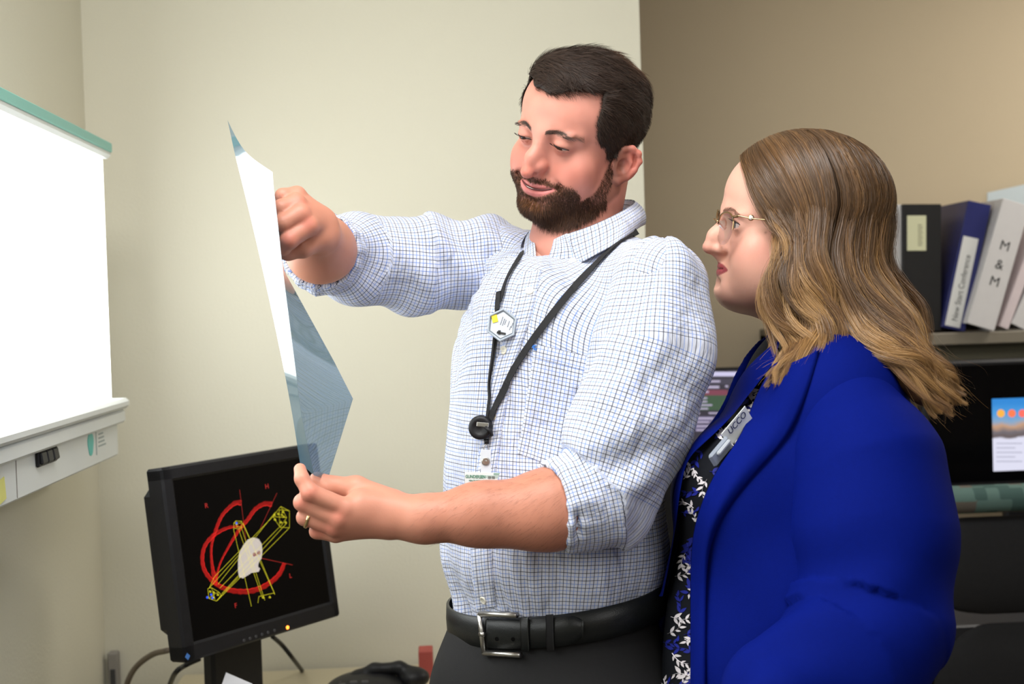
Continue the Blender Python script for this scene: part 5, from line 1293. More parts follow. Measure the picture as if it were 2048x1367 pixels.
def lanyard(tree):
    root = thing('lanyard', "black lanyard around the man's neck with badge reel and name card", 'lanyard', tuple(at(970, 860, 1.66)))
    M_L = noise_mat('black_ribbon', (.010, .010, .011), (.018, .018, .02), 400, .8, .3)
    def strap(P, w, name='strap', off=.0035):
        P = spline(P, 60); A = []; 
        for q in P:
            p, nn = hit(tree, q[0], q[1], off)
            if p is None: p = at(q[0], q[1], q[2] if q[2] > 1 else 1.76); nn = -MCN[:, 1]
            A.append((p, nn))
        Pm = np.array([a[0] for a in A]); 
        for _ in range(4): Pm[1:-1] = (Pm[:-2] + 2 * Pm[1:-1] + Pm[2:]) / 4
        T = np.gradient(Pm, axis=0); V = []
        for (p, nn), q, t in zip(A, Pm, T):
            s = nrm(np.cross(t, nn)) * w / 2; V += [q - s, q + s, q + s + nn * .0012, q - s + nn * .0012]
        n = len(A); F = [(i * 4 + j, i * 4 + (j + 1) % 4, (i + 1) * 4 + (j + 1) % 4, (i + 1) * 4 + j) for i in range(n - 1) for j in range(4)] + [(3, 2, 1, 0), tuple((n - 1) * 4 + j for j in range(4))]
        mesh_obj(name, V, F, M_L, root, smooth=False)
    strap([(1275, 462, 1.76), (1235, 492, 1.70), (1195, 530, 1.69), (1140, 585, 0), (1085, 655, 0), (1035, 730, 0), (1005, 790, 0), (983, 838, 0)], .0090)
    strap([(1048, 505, 0), (1025, 545, 0), (1012, 575, 0), (1003, 605, 0)], .0058)
    strap([(1003, 585, 0), (1000, 620, 0)], .0085, 'safety_clip', .0050)
    strap([(1000, 620, 0), (993, 690, 0), (985, 760, 0), (978, 838, 0)], .0042)
    strap([(996, 618, 0), (990, 700, 0), (984, 770, 0), (980, 836, 0)], .0030, off=.005)
    # dosimeter: clear hexagonal case with printed card
    p, nn = hit(tree, 1014, 651, .010)
    nn = nrm(-MCN[:, 1] * .8 + nn * .5); u = nrm(np.cross([0, 0, 1], nn)); fr = Frame(p, u, np.cross(nn, u))
    hexa = lambda r, c: [fr(r * math.sin(a) * .98, r * math.cos(a), c) for a in np.arange(6) * math.pi / 3 + math.radians(8)]
    d = MB().prism(hexa(.0215, -.004), fr.n * .006).build('dosimeter_case', mat('clear_plastic', srgb(168, 178, 190), .12, spec=.6), root)
    rim = hexa(.0205, .0035); MB().tube(rim + [rim[0]], .0016, 8, cap=False).build('case_rim', mat('clear_plastic', srgb(168, 178, 190), .12), d, smooth=True)
    MB().prism(hexa(.0172, .0025), fr.n * .0005).build('printed_card', mat('pale_card', srgb(206, 212, 222), .5), d)
    MB().box(fr(-.0095, .0085, .0034), (.0075, .010, .0005), fr.R @ rotm(0, 0, 12)).build('yellow_label', mat('yellow_label', srgb(226, 206, 60), .5), d)
    cp_ = MB()
    for x_, y_, l_ in ((-.002, .006, .012), (.0008, .005, .010), (.0036, .006, .008), (.0075, .003, .009), (.0100, -.001, .006), (.0125, .002, .007)):
        for k_ in range(int(l_ / .0014)): cp_.box(fr(x_ + k_ * .0014 * math.cos(1.22), y_ + (k_ - 4) * .0014 * math.sin(1.22), .0032), (.0009, .0011, .0002), fr.R @ rotm(0, 0, 70))
    cp_.build('fine_print', mat('faded_print', srgb(96, 102, 116), .6), d)
    b = MB(); b.box(fr(-.001, -.0105, .0036), (.012, .0028, .0006), fr.R @ rotm(0, 0, -12)); b.box(fr(-.0035, -.0095, .0036), (.0035, .0055, .0006), fr.R); b.build('figure_mark', M_INK, d)
    # badge reel
    p, nn = hit(tree, 968, 855, .010); nn = nrm(nn * .4 - MCN[:, 1] * .9)
    rl = MB().lathe(p - nn * .006, [(.0135, 0), (.0160, .002), (.0160, .009), (.0140, .012), (.009, .0125), (.0085, .0118), (.0001, .0118)], nn, 32).build('badge_reel', M_BLACKP, root, smooth=True)
    u = nrm(np.cross([0, 0, 1], nn)); fr = Frame(p + nn * .007, u, np.cross(nn, u))
    MB().box(fr(.004, .004, .001), (.016, .0058, .002), fr.R @ rotm(0, 0, -6), .0006).build('clip_plate', M_STEEL, rl)
    MB().tube([fr(.008, .001, 0), fr(.014, -.004, .001), fr(.016, -.011, .0)], [.0045, .0045, .003], 8, flat=(1, .6)).build('swivel_clip', M_BLACKP, root, smooth=True)
    q = [hit(tree, x, y, .006)[0] for x, y in ((976, 878), (977, 888))]; MB().tube(q, .0032, 8).build('cord_end', M_BLACKP, root, smooth=True)
    c = hit(tree, 976, 898, .006)[0]; fr2 = Frame(c, MCN[:, 0], MCN[:, 2])
    MB().tube([fr2(.003 * math.cos(a), .0065 * math.sin(a), .001 * math.sin(a)) for a in np.linspace(0, 2 * math.pi, 17)], .0007, 6, cap=False).build('wire_loop', M_STEEL, root, smooth=True)
    c = hit(tree, 975, 921, .006)[0]; fr3 = Frame(c, MCN[:, 0], MCN[:, 2])
    st = MB().box(fr3(.0, -.001, 0), (.0135, .030, .0008), fr3.R, .0003).build('vinyl_strap', mat('clear_vinyl', srgb(214, 220, 228), .2), root)
    MB().lathe(fr3(0, -.001, .0004), [(.0056, 0), (.0056, .001), (.0042, .0018), (.003, .0012), (.0012, .002), (.0001, .002)], fr3.n, 20).build('snap', M_STEEL, st, smooth=True)
    # name card, its lower part behind the forearm
    c = hit(tree, 978, 955, .006)[0]; u = nrm(MCN @ np.array([.97, -.22, .0])); fr4 = Frame(c, u, [0, 0, 1])
    cw = .060; cd = MB().box(fr4(0, -.012, 0), (cw, .038, .0008), fr4.R, .0002).build('name_card', mat('white_card', srgb(224, 228, 228), .3), root)
    MB().box(fr4(.019, .0055, .0005), (.020, .0028, .0003), fr4.R).build('green_band', mat('green_band', srgb(140, 170, 158), .4), cd)
    MB().box(fr4(.011, .002, .0005), (.038, .0035, .0003), fr4.R).build('green_band', mat('pale_band', srgb(178, 196, 190), .4), cd)
    text_obj('card_text', 'GUNDERSEN', fr4, -.0155, .0012, .0058, mat('green_ink', srgb(40, 122, 92), .5), cd, c=.0006, sx=.80, bold=.00010)
    text_obj('card_text', 'HEALTH SYSTEM', fr4, -.0155, -.0038, .0028, mat('green_ink', srgb(40, 122, 92), .5), cd, c=.0006, sx=.86)
    b = MB(); b.box(fr4(.0035, .001, .0009), (.004, .003, .0004), fr4.R); b.box(fr4(.0085, .001, .0009), (.004, .003, .0004), fr4.R); b.build('slot_clasp', mat('dark_slot', (.15, .17, .16), .4), cd)

def film():
    A = [(466, 292, 1.760), (474, 325, 1.735), (500, 430, 1.672), (530, 560, 1.637), (563, 715, 1.616), (583, 820, 1.608), (600, 925, 1.600)]
    B = [(545, 344, 1.535), (548, 380, 1.535), (556, 450, 1.535), (567, 550, 1.54), (589, 722, 1.545), (603, 830, 1.552), (628, 950, 1.562)]
    C = [(540, 352, 1.58), (543, 390, 1.60), (550, 460, 1.61), (572, 548, 1.62), (668, 722, 1.66), (706, 797, 1.67), (655, 960, 1.600)]
    def interp(L, n):
        t = np.linspace(0, 6, n); return np.array([at(*[np.interp(x, range(7), [q[i] for q in L]) for i in range(3)]) for x in t])
    n = 73
    sm = lambda L: spline([at(*q) for q in L], n)
    a, b, c = sm(A), sm(B), interp(C, n)
    # corner of the top edge stays square-ish, rows follow the sheet
    SJ = list(np.linspace(0, .52, 12)) + [.54, .547, .5495, .55, .5505, .553, .56] + list(np.linspace(.58, 1, 10)); rows = []; m = len(SJ)
    for s in SJ:
        if s <= .55: t = s / .55; base = a * (1 - t) + b * t; bow = math.sin(math.pi * t)
        else: t = (s - .55) / .45; base = b * (1 - t) + c * t; bow = 0
        rows.append(base)
    R = np.array(rows); tt_ = np.linspace(0, 1, n)
    tip = at(455, 240, 1.785) - at(466, 292, 1.760)
    R = R + (np.exp(-(np.array(SJ) / .10) ** 1.2)[:, None] * np.exp(-(tt_ / .045) ** 1.5)[None, :])[:, :, None] * tip
    R2 = R.copy()
    for _ in range(2): R2[1:-1] = (R2[:-2] + 2 * R2[1:-1] + R2[2:]) / 4
    w = np.ones(m); R = R2
    # slight curl of the top left corner away
    V = R.reshape(-1, 3); F = np.array([(i * n + j, i * n + j + 1, (i + 1) * n + j + 1, (i + 1) * n + j) for i in range(m - 1) for j in range(n - 1)])
    m_ = bpy.data.materials.new('xray_film'); m_.use_nodes = True; NT = m_.node_tree; NT.nodes.remove(NT.nodes['Principled BSDF'])
    out = NT.nodes['Material Output']; tr = nd(m_, 'ShaderNodeBsdfTransparent'); tr.inputs[0].default_value = (.36, .46, .52, 1)
    gl = nd(m_, 'ShaderNodeBsdfGlossy'); gl.inputs['Roughness'].default_value = .035; gl.inputs[0].default_value = (.95, .97, 1, 1)
    df = nd(m_, 'ShaderNodeBsdfDiffuse'); df.inputs[0].default_value = (*srgb(84, 122, 146), 1)
    m1 = nd(m_, 'ShaderNodeMixShader'); m1.inputs[0].default_value = .45; lk(m_, tr.outputs[0], m1.inputs[1]); lk(m_, df.outputs[0], m1.inputs[2])
    fr = nd(m_, 'ShaderNodeFresnel'); fr.inputs[0].default_value = 1.75; m2 = nd(m_, 'ShaderNodeMixShader'); lk(m_, fr.outputs[0], m2.inputs[0]); lk(m_, m1.outputs[0], m2.inputs[1]); lk(m_, gl.outputs[0], m2.inputs[2]); lk(m_, m2.outputs[0], out.inputs[0])
    o = mesh_obj('xray_film', V, F, m_)
    tag(o, 'large bent translucent blue x-ray film held up between the man\'s hands', 'film')

# ------------------------------------------------------------------ the woman
def woman_build(root):
    TR = MCN @ rotm(0, 0, -84); Lv, Bv = TR[:, 0], TR[:, 1]; T = at; Fv = -Bv
    c0 = T(1600, 1000, 1.70)
    # blouse over the trunk
    def trunk(f, g, bust=True):
        f.ell(T(1625, 930, 1.70), (.165 + g, .115 + g, .20 + g), TR, k=.05)
        for d_ in (1.615, 1.785): f.ell(T(1478, 985, d_), (.085 + g, .085 + g, .090 + g), TR, k=.05)
        f.ell(T(1556, 1180, 1.665), (.158 + g, .128 + g, .20), TR, k=.06)
        f.ell(T(1540, 1420, 1.65), (.175 + g, .145 + g, .26), TR, k=.06)
        f.cone(T(1668, 800, 1.60), T(1668, 800, 1.82), .060 + g, .060 + g, k=.04)
        f.cone(T(1650, 760, 1.71), T(1640, 830, 1.70), .052, .08, k=.04)
    lo, hi = c0 - [.34, .30, .52], c0 + [.34, .30, .24]
    f = Field(lo, hi, .0055); trunk(f, -.006)
    V, Q = f.mesh(2); N = vnormals(V, Q); V = V + N * (.003 * vnoise(V * [1, 1, .4], 40, 2))[:, None]
    blouse = mesh_obj('blouse', V, Q, noise_mat('black_crepe', (.004, .005, .008), (.007, .008, .012), 120, .8, .2, spec=.15), root); btree = bvh_of(V, Q)
    # printed leaves: flat print following the cloth
    def leaves(name, col, n, seed, off, size, reg):
        r = np.random.default_rng(seed); b = MB()
        done = []
        for _ in range(n * 12):
            y = r.uniform(770, 1420); x = r.uniform(1310, 1540); L = size * r.uniform(.7, 1.2); a0 = r.uniform(0, 6.28)
            if len(done) >= n or any((x - a) ** 2 + (y - c) ** 2 < (size * 1.35) ** 2 for a, c in done) or hit(btree, x, y)[0] is None: continue
            done.append((x, y))
            stem = np.array([math.cos(a0), math.sin(a0)])
            pts = [np.array([x, y]) + stem * L * t * 2.2 + np.array([-stem[1], stem[0]]) * L * .5 * math.sin(t * 2.5) for t in np.linspace(0, 1, 9)]
            H = [hit(btree, *q, off)[0] for q in pts]
            if any(h is None for h in H): continue
            b.tube(H, .0007, 4, flat=(1, .3))
            for i in (1, 3, 5, 7):
                for sgn in ((-1, 1) if i % 4 == 1 else (r.choice([-1, 1]),)):
                    d = pts[min(8, i + 1)] - pts[i - 1]; d = d / (np.linalg.norm(d) + 1e-9); ang = sgn * r.uniform(.5, .9); c, s = math.cos(ang), math.sin(ang)
                    d = np.array([d[0] * c - d[1] * s, d[0] * s + d[1] * c]); nn = np.array([-d[1], d[0]]); l = L * r.uniform(.6, 1.0); w = l * r.uniform(.16, .22)
                    out = [pts[i]] + [pts[i] + d * l * t + nn * w * math.sin(math.pi * t ** .8) for t in (.25, .5, .75)] + [pts[i] + d * l] + [pts[i] + d * l * t - nn * w * math.sin(math.pi * t ** .8) for t in (.75, .5, .25)]
                    H = [hit(btree, *q, off)[0] for q in out]
                    if any(h is None for h in H): continue
                    if max(np.linalg.norm(h - H[0]) for h in H) > .06: continue
                    b.add(H, [tuple(range(len(H)))])
        o = b.build(name, mat(name, col, .7), blouse); o['kind'] = 'stuff'
    leaves('blue_leaf_print', srgb(12, 28, 140), 80, 3, .0007, 20, None)
    leaves('white_leaf_print', srgb(214, 208, 212), 85, 5, .0013, 19, None)
    # blazer: a thick shell cut open down the front
    M_B = noise_mat('cobalt_crepe', (.0008, .0075, .155), (.0007, .0062, .130), 200, .8, .25, spec=.06)
    f = Field(lo, hi + [0, 0, .06], .0042); trunk(f, .008)
    f.cone(T(1650, 745, 1.645), T(1735, 700, 1.73), .040, .030, k=.03); f.cone(T(1735, 700, 1.73), T(1650, 735, 1.82), .030, .036, k=.03)
    f.cone(T(1700, 660, 1.665), T(1745, 672, 1.73), .016, .016, k=.02)
    F0 = f.F.copy(); f.F = np.maximum(f.F, -(F0 + .009)).astype(np.float32)
    # opening between the two front edges, in trunk coordinates
    def edge(Lp):
        Z, Ls = [], []
        for px, py, d in Lp: q = (T(px, py, d) - c0) @ TR; Z.append(q[2]); Ls.append(q[0])
        o = np.argsort(Z); return np.array(Z)[o], np.array(Ls)[o]
    def surf(px, py, d, off=.012):
        p, nn = hit(btree, px, py, off); return T(px, py, d) if p is None else p
    E1 = [(1560, 750, 1.64), (1548, 786, 1.61), (1508, 858, 1.59), (1484, 902, 1.575), (1452, 952, 1.56), (1420, 1030, 1.565), (1409, 1100, 1.58), (1407, 1180, 1.58), (1407, 1260, 1.60), (1407, 1340, 1.6), (1407, 1400, 1.60)]
    Z_ = [(surf(*q) - c0) @ TR for q in E1]; o_ = np.argsort([q[2] for q in Z_]); zn = np.array([Z_[i][2] for i in o_]); ln = np.array([Z_[i][0] for i in o_])
    hiX = f.lo + f.h * f.n
    def fn(X, Y, Z):
        x, y, z = X - c0[0], Y - c0[1], Z - c0[2]
        l = TR[0, 0] * x + TR[1, 0] * y + TR[2, 0] * z; b_ = TR[0, 1] * x + TR[1, 1] * y + TR[2, 1] * z; zz = TR[0, 2] * x + TR[1, 2] * y + TR[2, 2] * z
        near = np.interp(zz, zn, ln).astype(np.float32)
        return np.maximum(np.maximum(l - near, -.065 - .02 * np.sin(zz * 8) - l), b_ + .0).astype(np.float32)
    f.comb(fn, f.lo, hiX, .004, 'sub')
    # neck hole
    f.cone(T(1625, 700, 1.71), T(1600, 800, 1.68), .060, .060, k=.006, op='sub')
    V, Q = f.mesh(10); N = vnormals(V, Q); P = (V - c0) @ TR
    V = relax(V, Q, sstep(.016 - np.abs(P[:, 0] - np.interp(P[:, 2], zn, ln)), 0, .006) * (P[:, 1] < .02), 10); N = vnormals(V, Q)
    D = .0030 * vnoise(V * [1, 1, .35], 28, 12) + .004 * np.sin(P[:, 2] * 20 + P[:, 1] * 35) * np.exp(-((P[:, 2] + .05) / .1) ** 2)
    V = V + N * D[:, None]; blazer = mesh_obj('blazer', V, Q, M_B, root)
    jtree = bvh_of(V, Q)
    def slab(name, A, B, mt, par, th=.005, bow=.008, n=50, m=8):
        A = spline([T(*q) for q in A], n); B = spline([T(*q) for q in B], n); rows = []
        nn = -MCN[:, 1]
        for j in range(m): t = j / (m - 1); rows.append(A * (1 - t) + B * t + nn * bow * math.sin(math.pi * t))
        back = [r_ - nn * th for r_ in rows[::-1]]; full = rows + back + [rows[0]]
        V = np.vstack(full); F = np.array([(i * n + j, i * n + j + 1, (i + 1) * n + j + 1, (i + 1) * n + j) for i in range(len(full) - 1) for j in range(n - 1)])
        return mesh_obj(name, V, F, mt, par)
    def slab2(name, A, B, mt, par, off=.013, th=.005, bow=.008, n=40, m=9, only_b=False):
        A = spline(A, n); B = spline(B, n); rows = []
        for j in range(m):
            t = j / (m - 1); row = []
            for i in range(n):
                q = A[i] * (1 - t) + B[i] * t; pb, _n = hit(btree, q[0], q[1], off); p, nn = hit(jtree, q[0], q[1], .004)
                if only_b or t <= .15 or p is None or (pb is not None and (p - pb) @ MCN[:, 1] > .004): p = pb
                row.append(T(*q) if p is None else p)
            rows.append(np.array(row))
        R = np.array(rows)
        for _ in range(6): R[1:-1, 1:-1] = (R[:-2, 1:-1] + R[2:, 1:-1] + R[1:-1, :-2] + R[1:-1, 2:] + 2 * R[1:-1, 1:-1]) / 6; R[0, 1:-1] = (R[0, :-2] + R[0, 2:] + 2 * R[0, 1:-1]) / 4; R[-1, 1:-1] = (R[-1, :-2] + R[-1, 2:] + 2 * R[-1, 1:-1]) / 4
        nn = -MCN[:, 1]; R = R + nn * (bow * np.sin(np.pi * np.linspace(0, 1, m)))[:, None, None]; full = list(R) + [r_ - nn * th for r_ in R[::-1]] + [R[0]]
        V = np.vstack(full); F = np.array([(i * n + j, i * n + j + 1, (i + 1) * n + j + 1, (i + 1) * n + j) for i in range(len(full) - 1) for j in range(n - 1)])
        return mesh_obj(name, V, F, mt, par)
    slab2('lapel', [(1562, 738, 1.63), (1535, 786, 1.59), (1496, 858, 1.545), (1472, 902, 1.535), (1440, 948, 1.525), (1408, 1025, 1.53), (1399, 1100, 1.545), (1398, 1230, 1.56), (1398, 1390, 1.57)], [(1640, 705, 1.60), (1620, 775, 1.565), (1590, 850, 1.54), (1550, 905, 1.53), (1500, 960, 1.515), (1445, 1035, 1.52), (1420, 1110, 1.545), (1416, 1230, 1.56), (1416, 1390, 1.57)], M_B, blazer)
    slab2('lapel', [(1560, 738, 1.66), (1528, 778, 1.64), (1478, 842, 1.64), (1420, 897, 1.65), (1389, 930, 1.67), (1377, 985, 1.69), (1370, 1046, 1.71), (1362, 1110, 1.73), (1345, 1195, 1.75)], [(1572, 690, 1.67), (1505, 747, 1.69), (1444, 836, 1.71), (1405, 892, 1.73), (1372, 958, 1.75), (1353, 1046, 1.76), (1346, 1087, 1.77), (1341, 1140, 1.775), (1335, 1195, 1.78)], M_B, blazer, only_b=True, bow=.003)
    # sleeves
    SH = T(1700, 815, 1.545)
    def sleeve(pts, rad, seed, shield=None):
        P = [T(*q) for q in pts]; f = Field(np.min(P, 0) - .12, np.max(P, 0) + .12, .005); f.path(P, rad, k=.03)
        V, Q = f.mesh(2); N = vnormals(V, Q); u, v = bone_uv(V, P, .08)
        D = .0045 * np.sin(v * 38 + u * 20 + 1.5 * np.sin(u * 26)) * sstep(v, .12, .25) + .003 * vnoise(V * [1, 1, .5], 35, seed)
        V = V + N * D[:, None]; return mesh_obj('sleeve', V, Q, M_B, root), (V, Q)
    s1, _ = sleeve([(1700, 838, 1.575), (1733, 930, 1.55), (1742, 1060, 1.53), (1740, 1240, 1.50), (1680, 1330, 1.46), (1560, 1392, 1.42)], [.062, .086, .094, .089, .078, .064], 4)
    s2, _ = sleeve([(1680, 815, 1.84), (1720, 930, 1.88), (1730, 1180, 1.88), (1600, 1330, 1.90), (1480, 1390, 1.88)], [.062, .070, .068, .060, .050], 6)
    cu = T(1556, 1392, 1.40)
    # trunk, legs and hands inside
    f = Field(c0 - [.34, .32, c0[2] - .01], c0 + [.3, .3, .24], .014)
    f.ell(T(1620, 950, 1.70), (.14, .09, .17), TR, k=.05); f.ell(T(1560, 1200, 1.70), (.14, .11, .2), TR, k=.05)
    hp = c0 * [1, 1, 0] + [.02, -.05, .86]; f.ell(hp, (.13, .11, .12), TR, k=.05)
    for s in (-1, 1): f.cone(hp + Lv * s * .09, (hp + Lv * s * .10) * [1, 1, 0] + [0, 0, .10], .08, .04, k=.02)
    f.cone(T(1700, 850, 1.60), T(1750, 1060, 1.53), .036, .040, k=.02); f.cone(T(1750, 1060, 1.53), T(1750, 1240, 1.50), .040, .040, k=.02); f.cone(T(1750, 1240, 1.50), T(1560, 1390, 1.42), .038, .028, k=.02)
    f.cone(T(1680, 815, 1.83), T(1730, 1180, 1.88), .05, .045, k=.03); f.cone(T(1730, 1180, 1.88), T(1480, 1390, 1.88), .042, .030, k=.03)
    V, Q = f.mesh(1); body_add('woman', V, Q, skin_cols(SKIN_W, V, []))
    hw = [(1556, 1388, 1.40), (1480, 1425, 1.38)]
    f = Field(T(1380, 1530, 1.36) - .05, T(1580, 1370, 1.42) + .05, .003)
    f.cone(T(*hw[0]), T(1500, 1415, 1.385), .027, .023, k=.02)
    for k, dy in enumerate((-12, 4, 20, 34)): f.path([T(1500, 1415, 1.385), T(1440, 1432 + dy, 1.37 + .006 * k), T(1405, 1446 + dy, 1.375 + .006 * k), T(1392, 1462 + dy, 1.39 + .006 * k)], [.014, .0095, .008, .0065], k=.005)
    f.path([T(1505, 1405, 1.385), T(1470, 1400, 1.365), T(1438, 1408, 1.355)], [.014, .011, .008], k=.006)
    V, Q = f.mesh(1); body_add('woman', V, Q, skin_cols(SKIN_W, V, []))
    # skirt-like black trousers to the floor, shoes
    f = Field(hp - [.3, .3, .84], hp + [.3, .3, .10], .01); f.ell(hp, (.150, .130, .14), TR, k=.05)
    for s in (-1, 1): f.cone(hp + Lv * s * .07, (hp + Lv * s * .08) * [1, 1, 0] + [0, 0, .09], .085, .06, k=.03)
    V, Q = f.mesh(1); mesh_obj('trousers', V, Q, MATS['black_twill'] if 'black_twill' in MATS else M_BLACKP, root)
    for s in (-1, 1):
        g_ = (hp + Lv * s * .10) * [1, 1, 0]; f = Field(g_ - [.2, .2, .01], g_ + [.2, .2, .12], .006)
        f.cone(g_ + [0, 0, .036] - Fv * .04, g_ + [0, 0, .028] + Fv * .12, .034, .028, k=.02); f.plane(g_ + [0, 0, .002], (0, 0, -1), k=.001)
        V, Q = f.mesh(1); mesh_obj('shoe', V, Q, M_BLACKP, root)
    # badge on the blouse
    bp0, bp1 = hit(btree, 1446, 910, .010)[0], hit(btree, 1472, 878, .010)[0]; bp0 = T(1447, 912, 1.56) if bp0 is None else bp0; bp1 = T(1474, 880, 1.56) if bp1 is None else bp1
    fr = Frame(bp0, bp1 - bp0, MCN @ np.array([-.6, -.5, .7]))
    bd = thing('name_badge', "grey clip badge with white card on the woman's printed blouse", 'badge', fr.o)
    MB().box(fr(0, 0, 0), (.038, .020, .006), fr.R, .004).build('badge_case', mat('grey_clear_plastic', srgb(150, 158, 172), .2), bd)
    MB().box(fr(.004, .004, .005), (.026, .006, .005), fr.R, .002).build('badge_clip', mat('smoke_plastic', srgb(176, 182, 190), .2), bd)
    cd = MB().box(fr(.040, .002, -.002), (.050, .026, .0012), fr.R, .0004).build('card', mat('white_card', srgb(224, 228, 228), .3), bd)
    text_obj('card_text', 'UCCO', fr, .042, .008, .012, mat('navy_ink', srgb(40, 48, 90), .5), cd, c=-.0006)
    # crimson camisole edge at the neck
    MB().tube([T(1560, 742, 1.635), T(1580, 735, 1.625), T(1600, 725, 1.62)], .006, 8, flat=(1, .5)).build('camisole_edge', mat('crimson_cloth', srgb(120, 20, 34), .8), root, smooth=True)

def glasses():
    RT = WRT; L = lambda *q: toW(np.array(q, float), RT)
    root = thing('eyeglasses', "thin gold and tortoise framed glasses on the woman's face", 'glasses', tuple(L(0, -.10, 0)))
    M_G = mat('gold_wire', (.60, .43, .24), .30, 1); M_T = noise_mat('tortoise', srgb(52, 44, 34), srgb(120, 92, 52), 90, .25)
    gl = bpy.data.materials.new('lens_glass'); gl.use_nodes = True; NT = gl.node_tree; NT.nodes.remove(NT.nodes['Principled BSDF']); tr = nd(gl, 'ShaderNodeBsdfTransparent'); tr.inputs[0].default_value = (.86, .87, .90, 1); g2 = nd(gl, 'ShaderNodeBsdfGlossy'); g2.inputs['Roughness'].default_value = .02
    fz = nd(gl, 'ShaderNodeFresnel'); fz.inputs[0].default_value = 1.5; ms = nd(gl, 'ShaderNodeMixShader'); lk(gl, fz.outputs[0], ms.inputs[0]); lk(gl, tr.outputs[0], ms.inputs[1]); lk(gl, g2.outputs[0], ms.inputs[2]); lk(gl, ms.outputs[0], NT.nodes['Material Output'].inputs[0])
    for s in (-1, 1):
        O = []
        for a in np.linspace(0, 2 * math.pi, 41)[:-1]:
            c, n = math.cos(a), math.sin(a); x = .0265 * np.sign(c) * abs(c) ** .85; z = .0215 * np.sign(n) * abs(n) ** .85
            x = x * (1.04 if n > 0 else .86 + .14 * (1 + n)) ; z = z + (.0028 * (c if n > 0 else 0)); O.append((s * (.0335 + x), -.1010 + .011 * ((x + .0265) / .053) ** 1.5 + .08 * z, z - .0045))
        P = toW(O + [O[0]], RT)
        k = len(O); c_ = np.mean(O, 0); V = toW(O + [c_], RT); F = [(i, (i + 1) % k, k) for i in range(k)]
        mesh_obj('lens', V, F, gl, root)
        MB().tube(P, .0011, 8, cap=False).build('rim', M_G, root, smooth=True)
        top = [O[i] for i in range(2, 19)]; MB().tube(toW(np.array(top) + [0, -.0003, .0003], RT), .0011, 8).build('brow_rim', M_T, root, smooth=True)
        h = np.array(O[4]); tp = [h, h + [s * .004, .003, .002], h + [s * .0055, .010, .002], (s * .0715, -.062, h[2] - .001), (s * .0775, -.02, h[2] - .003), (s * .0785, .008, h[2] - .006), (s * .076, .022, h[2] - .022)]
        MB().tube(toW(spline(tp, 30), RT), .00095, 8).build('temple', M_G, root, smooth=True)
        hb = np.array([(s * .0695, -.068, h[2] + .0005)]); hb[0, 0] = np.interp(-.068, [h[1] + .010, -.062], [h[0] + s * .0055, s * .0715]) if True else 0
        o = MB().lathe(toW(hb[0], RT), [(.0036, -.0008), (.0042, 0), (.0036, .0012)], RT[0] @ np.array([s, 0, 0]), 18).build('ornament_ring', M_G, root, smooth=True)
        MB().lathe(toW(hb[0], RT), [(.0030, 0), (.0028, .0014), (.0015, .0022), (.0002, .0024)], RT[0] @ np.array([s, 0, 0]), 16).build('pearl', mat('pearl', srgb(232, 222, 214), .15), o, smooth=True)
        hg = toW(h + [s * .005, .006, .002], RT); MB().tube([toW(h + [s * .002, .0005, .001], RT), hg], .0018, 8).build('hinge', M_T, root, smooth=True)
        MB().tube(toW([(s * .009, -.099, -.001), (s * .0085, -.095, -.007)], RT), [.0007, .0022], 8).build('nose_pad', mat('clear_pad', srgb(200, 200, 205), .2), root, smooth=True)
    MB().tube(toW(spline([(-.0085, -.1010, .004), (0, -.1055, .007), (.0085, -.1010, .004)], 12), RT), .0011, 8).build('bridge', M_G, root, smooth=True)

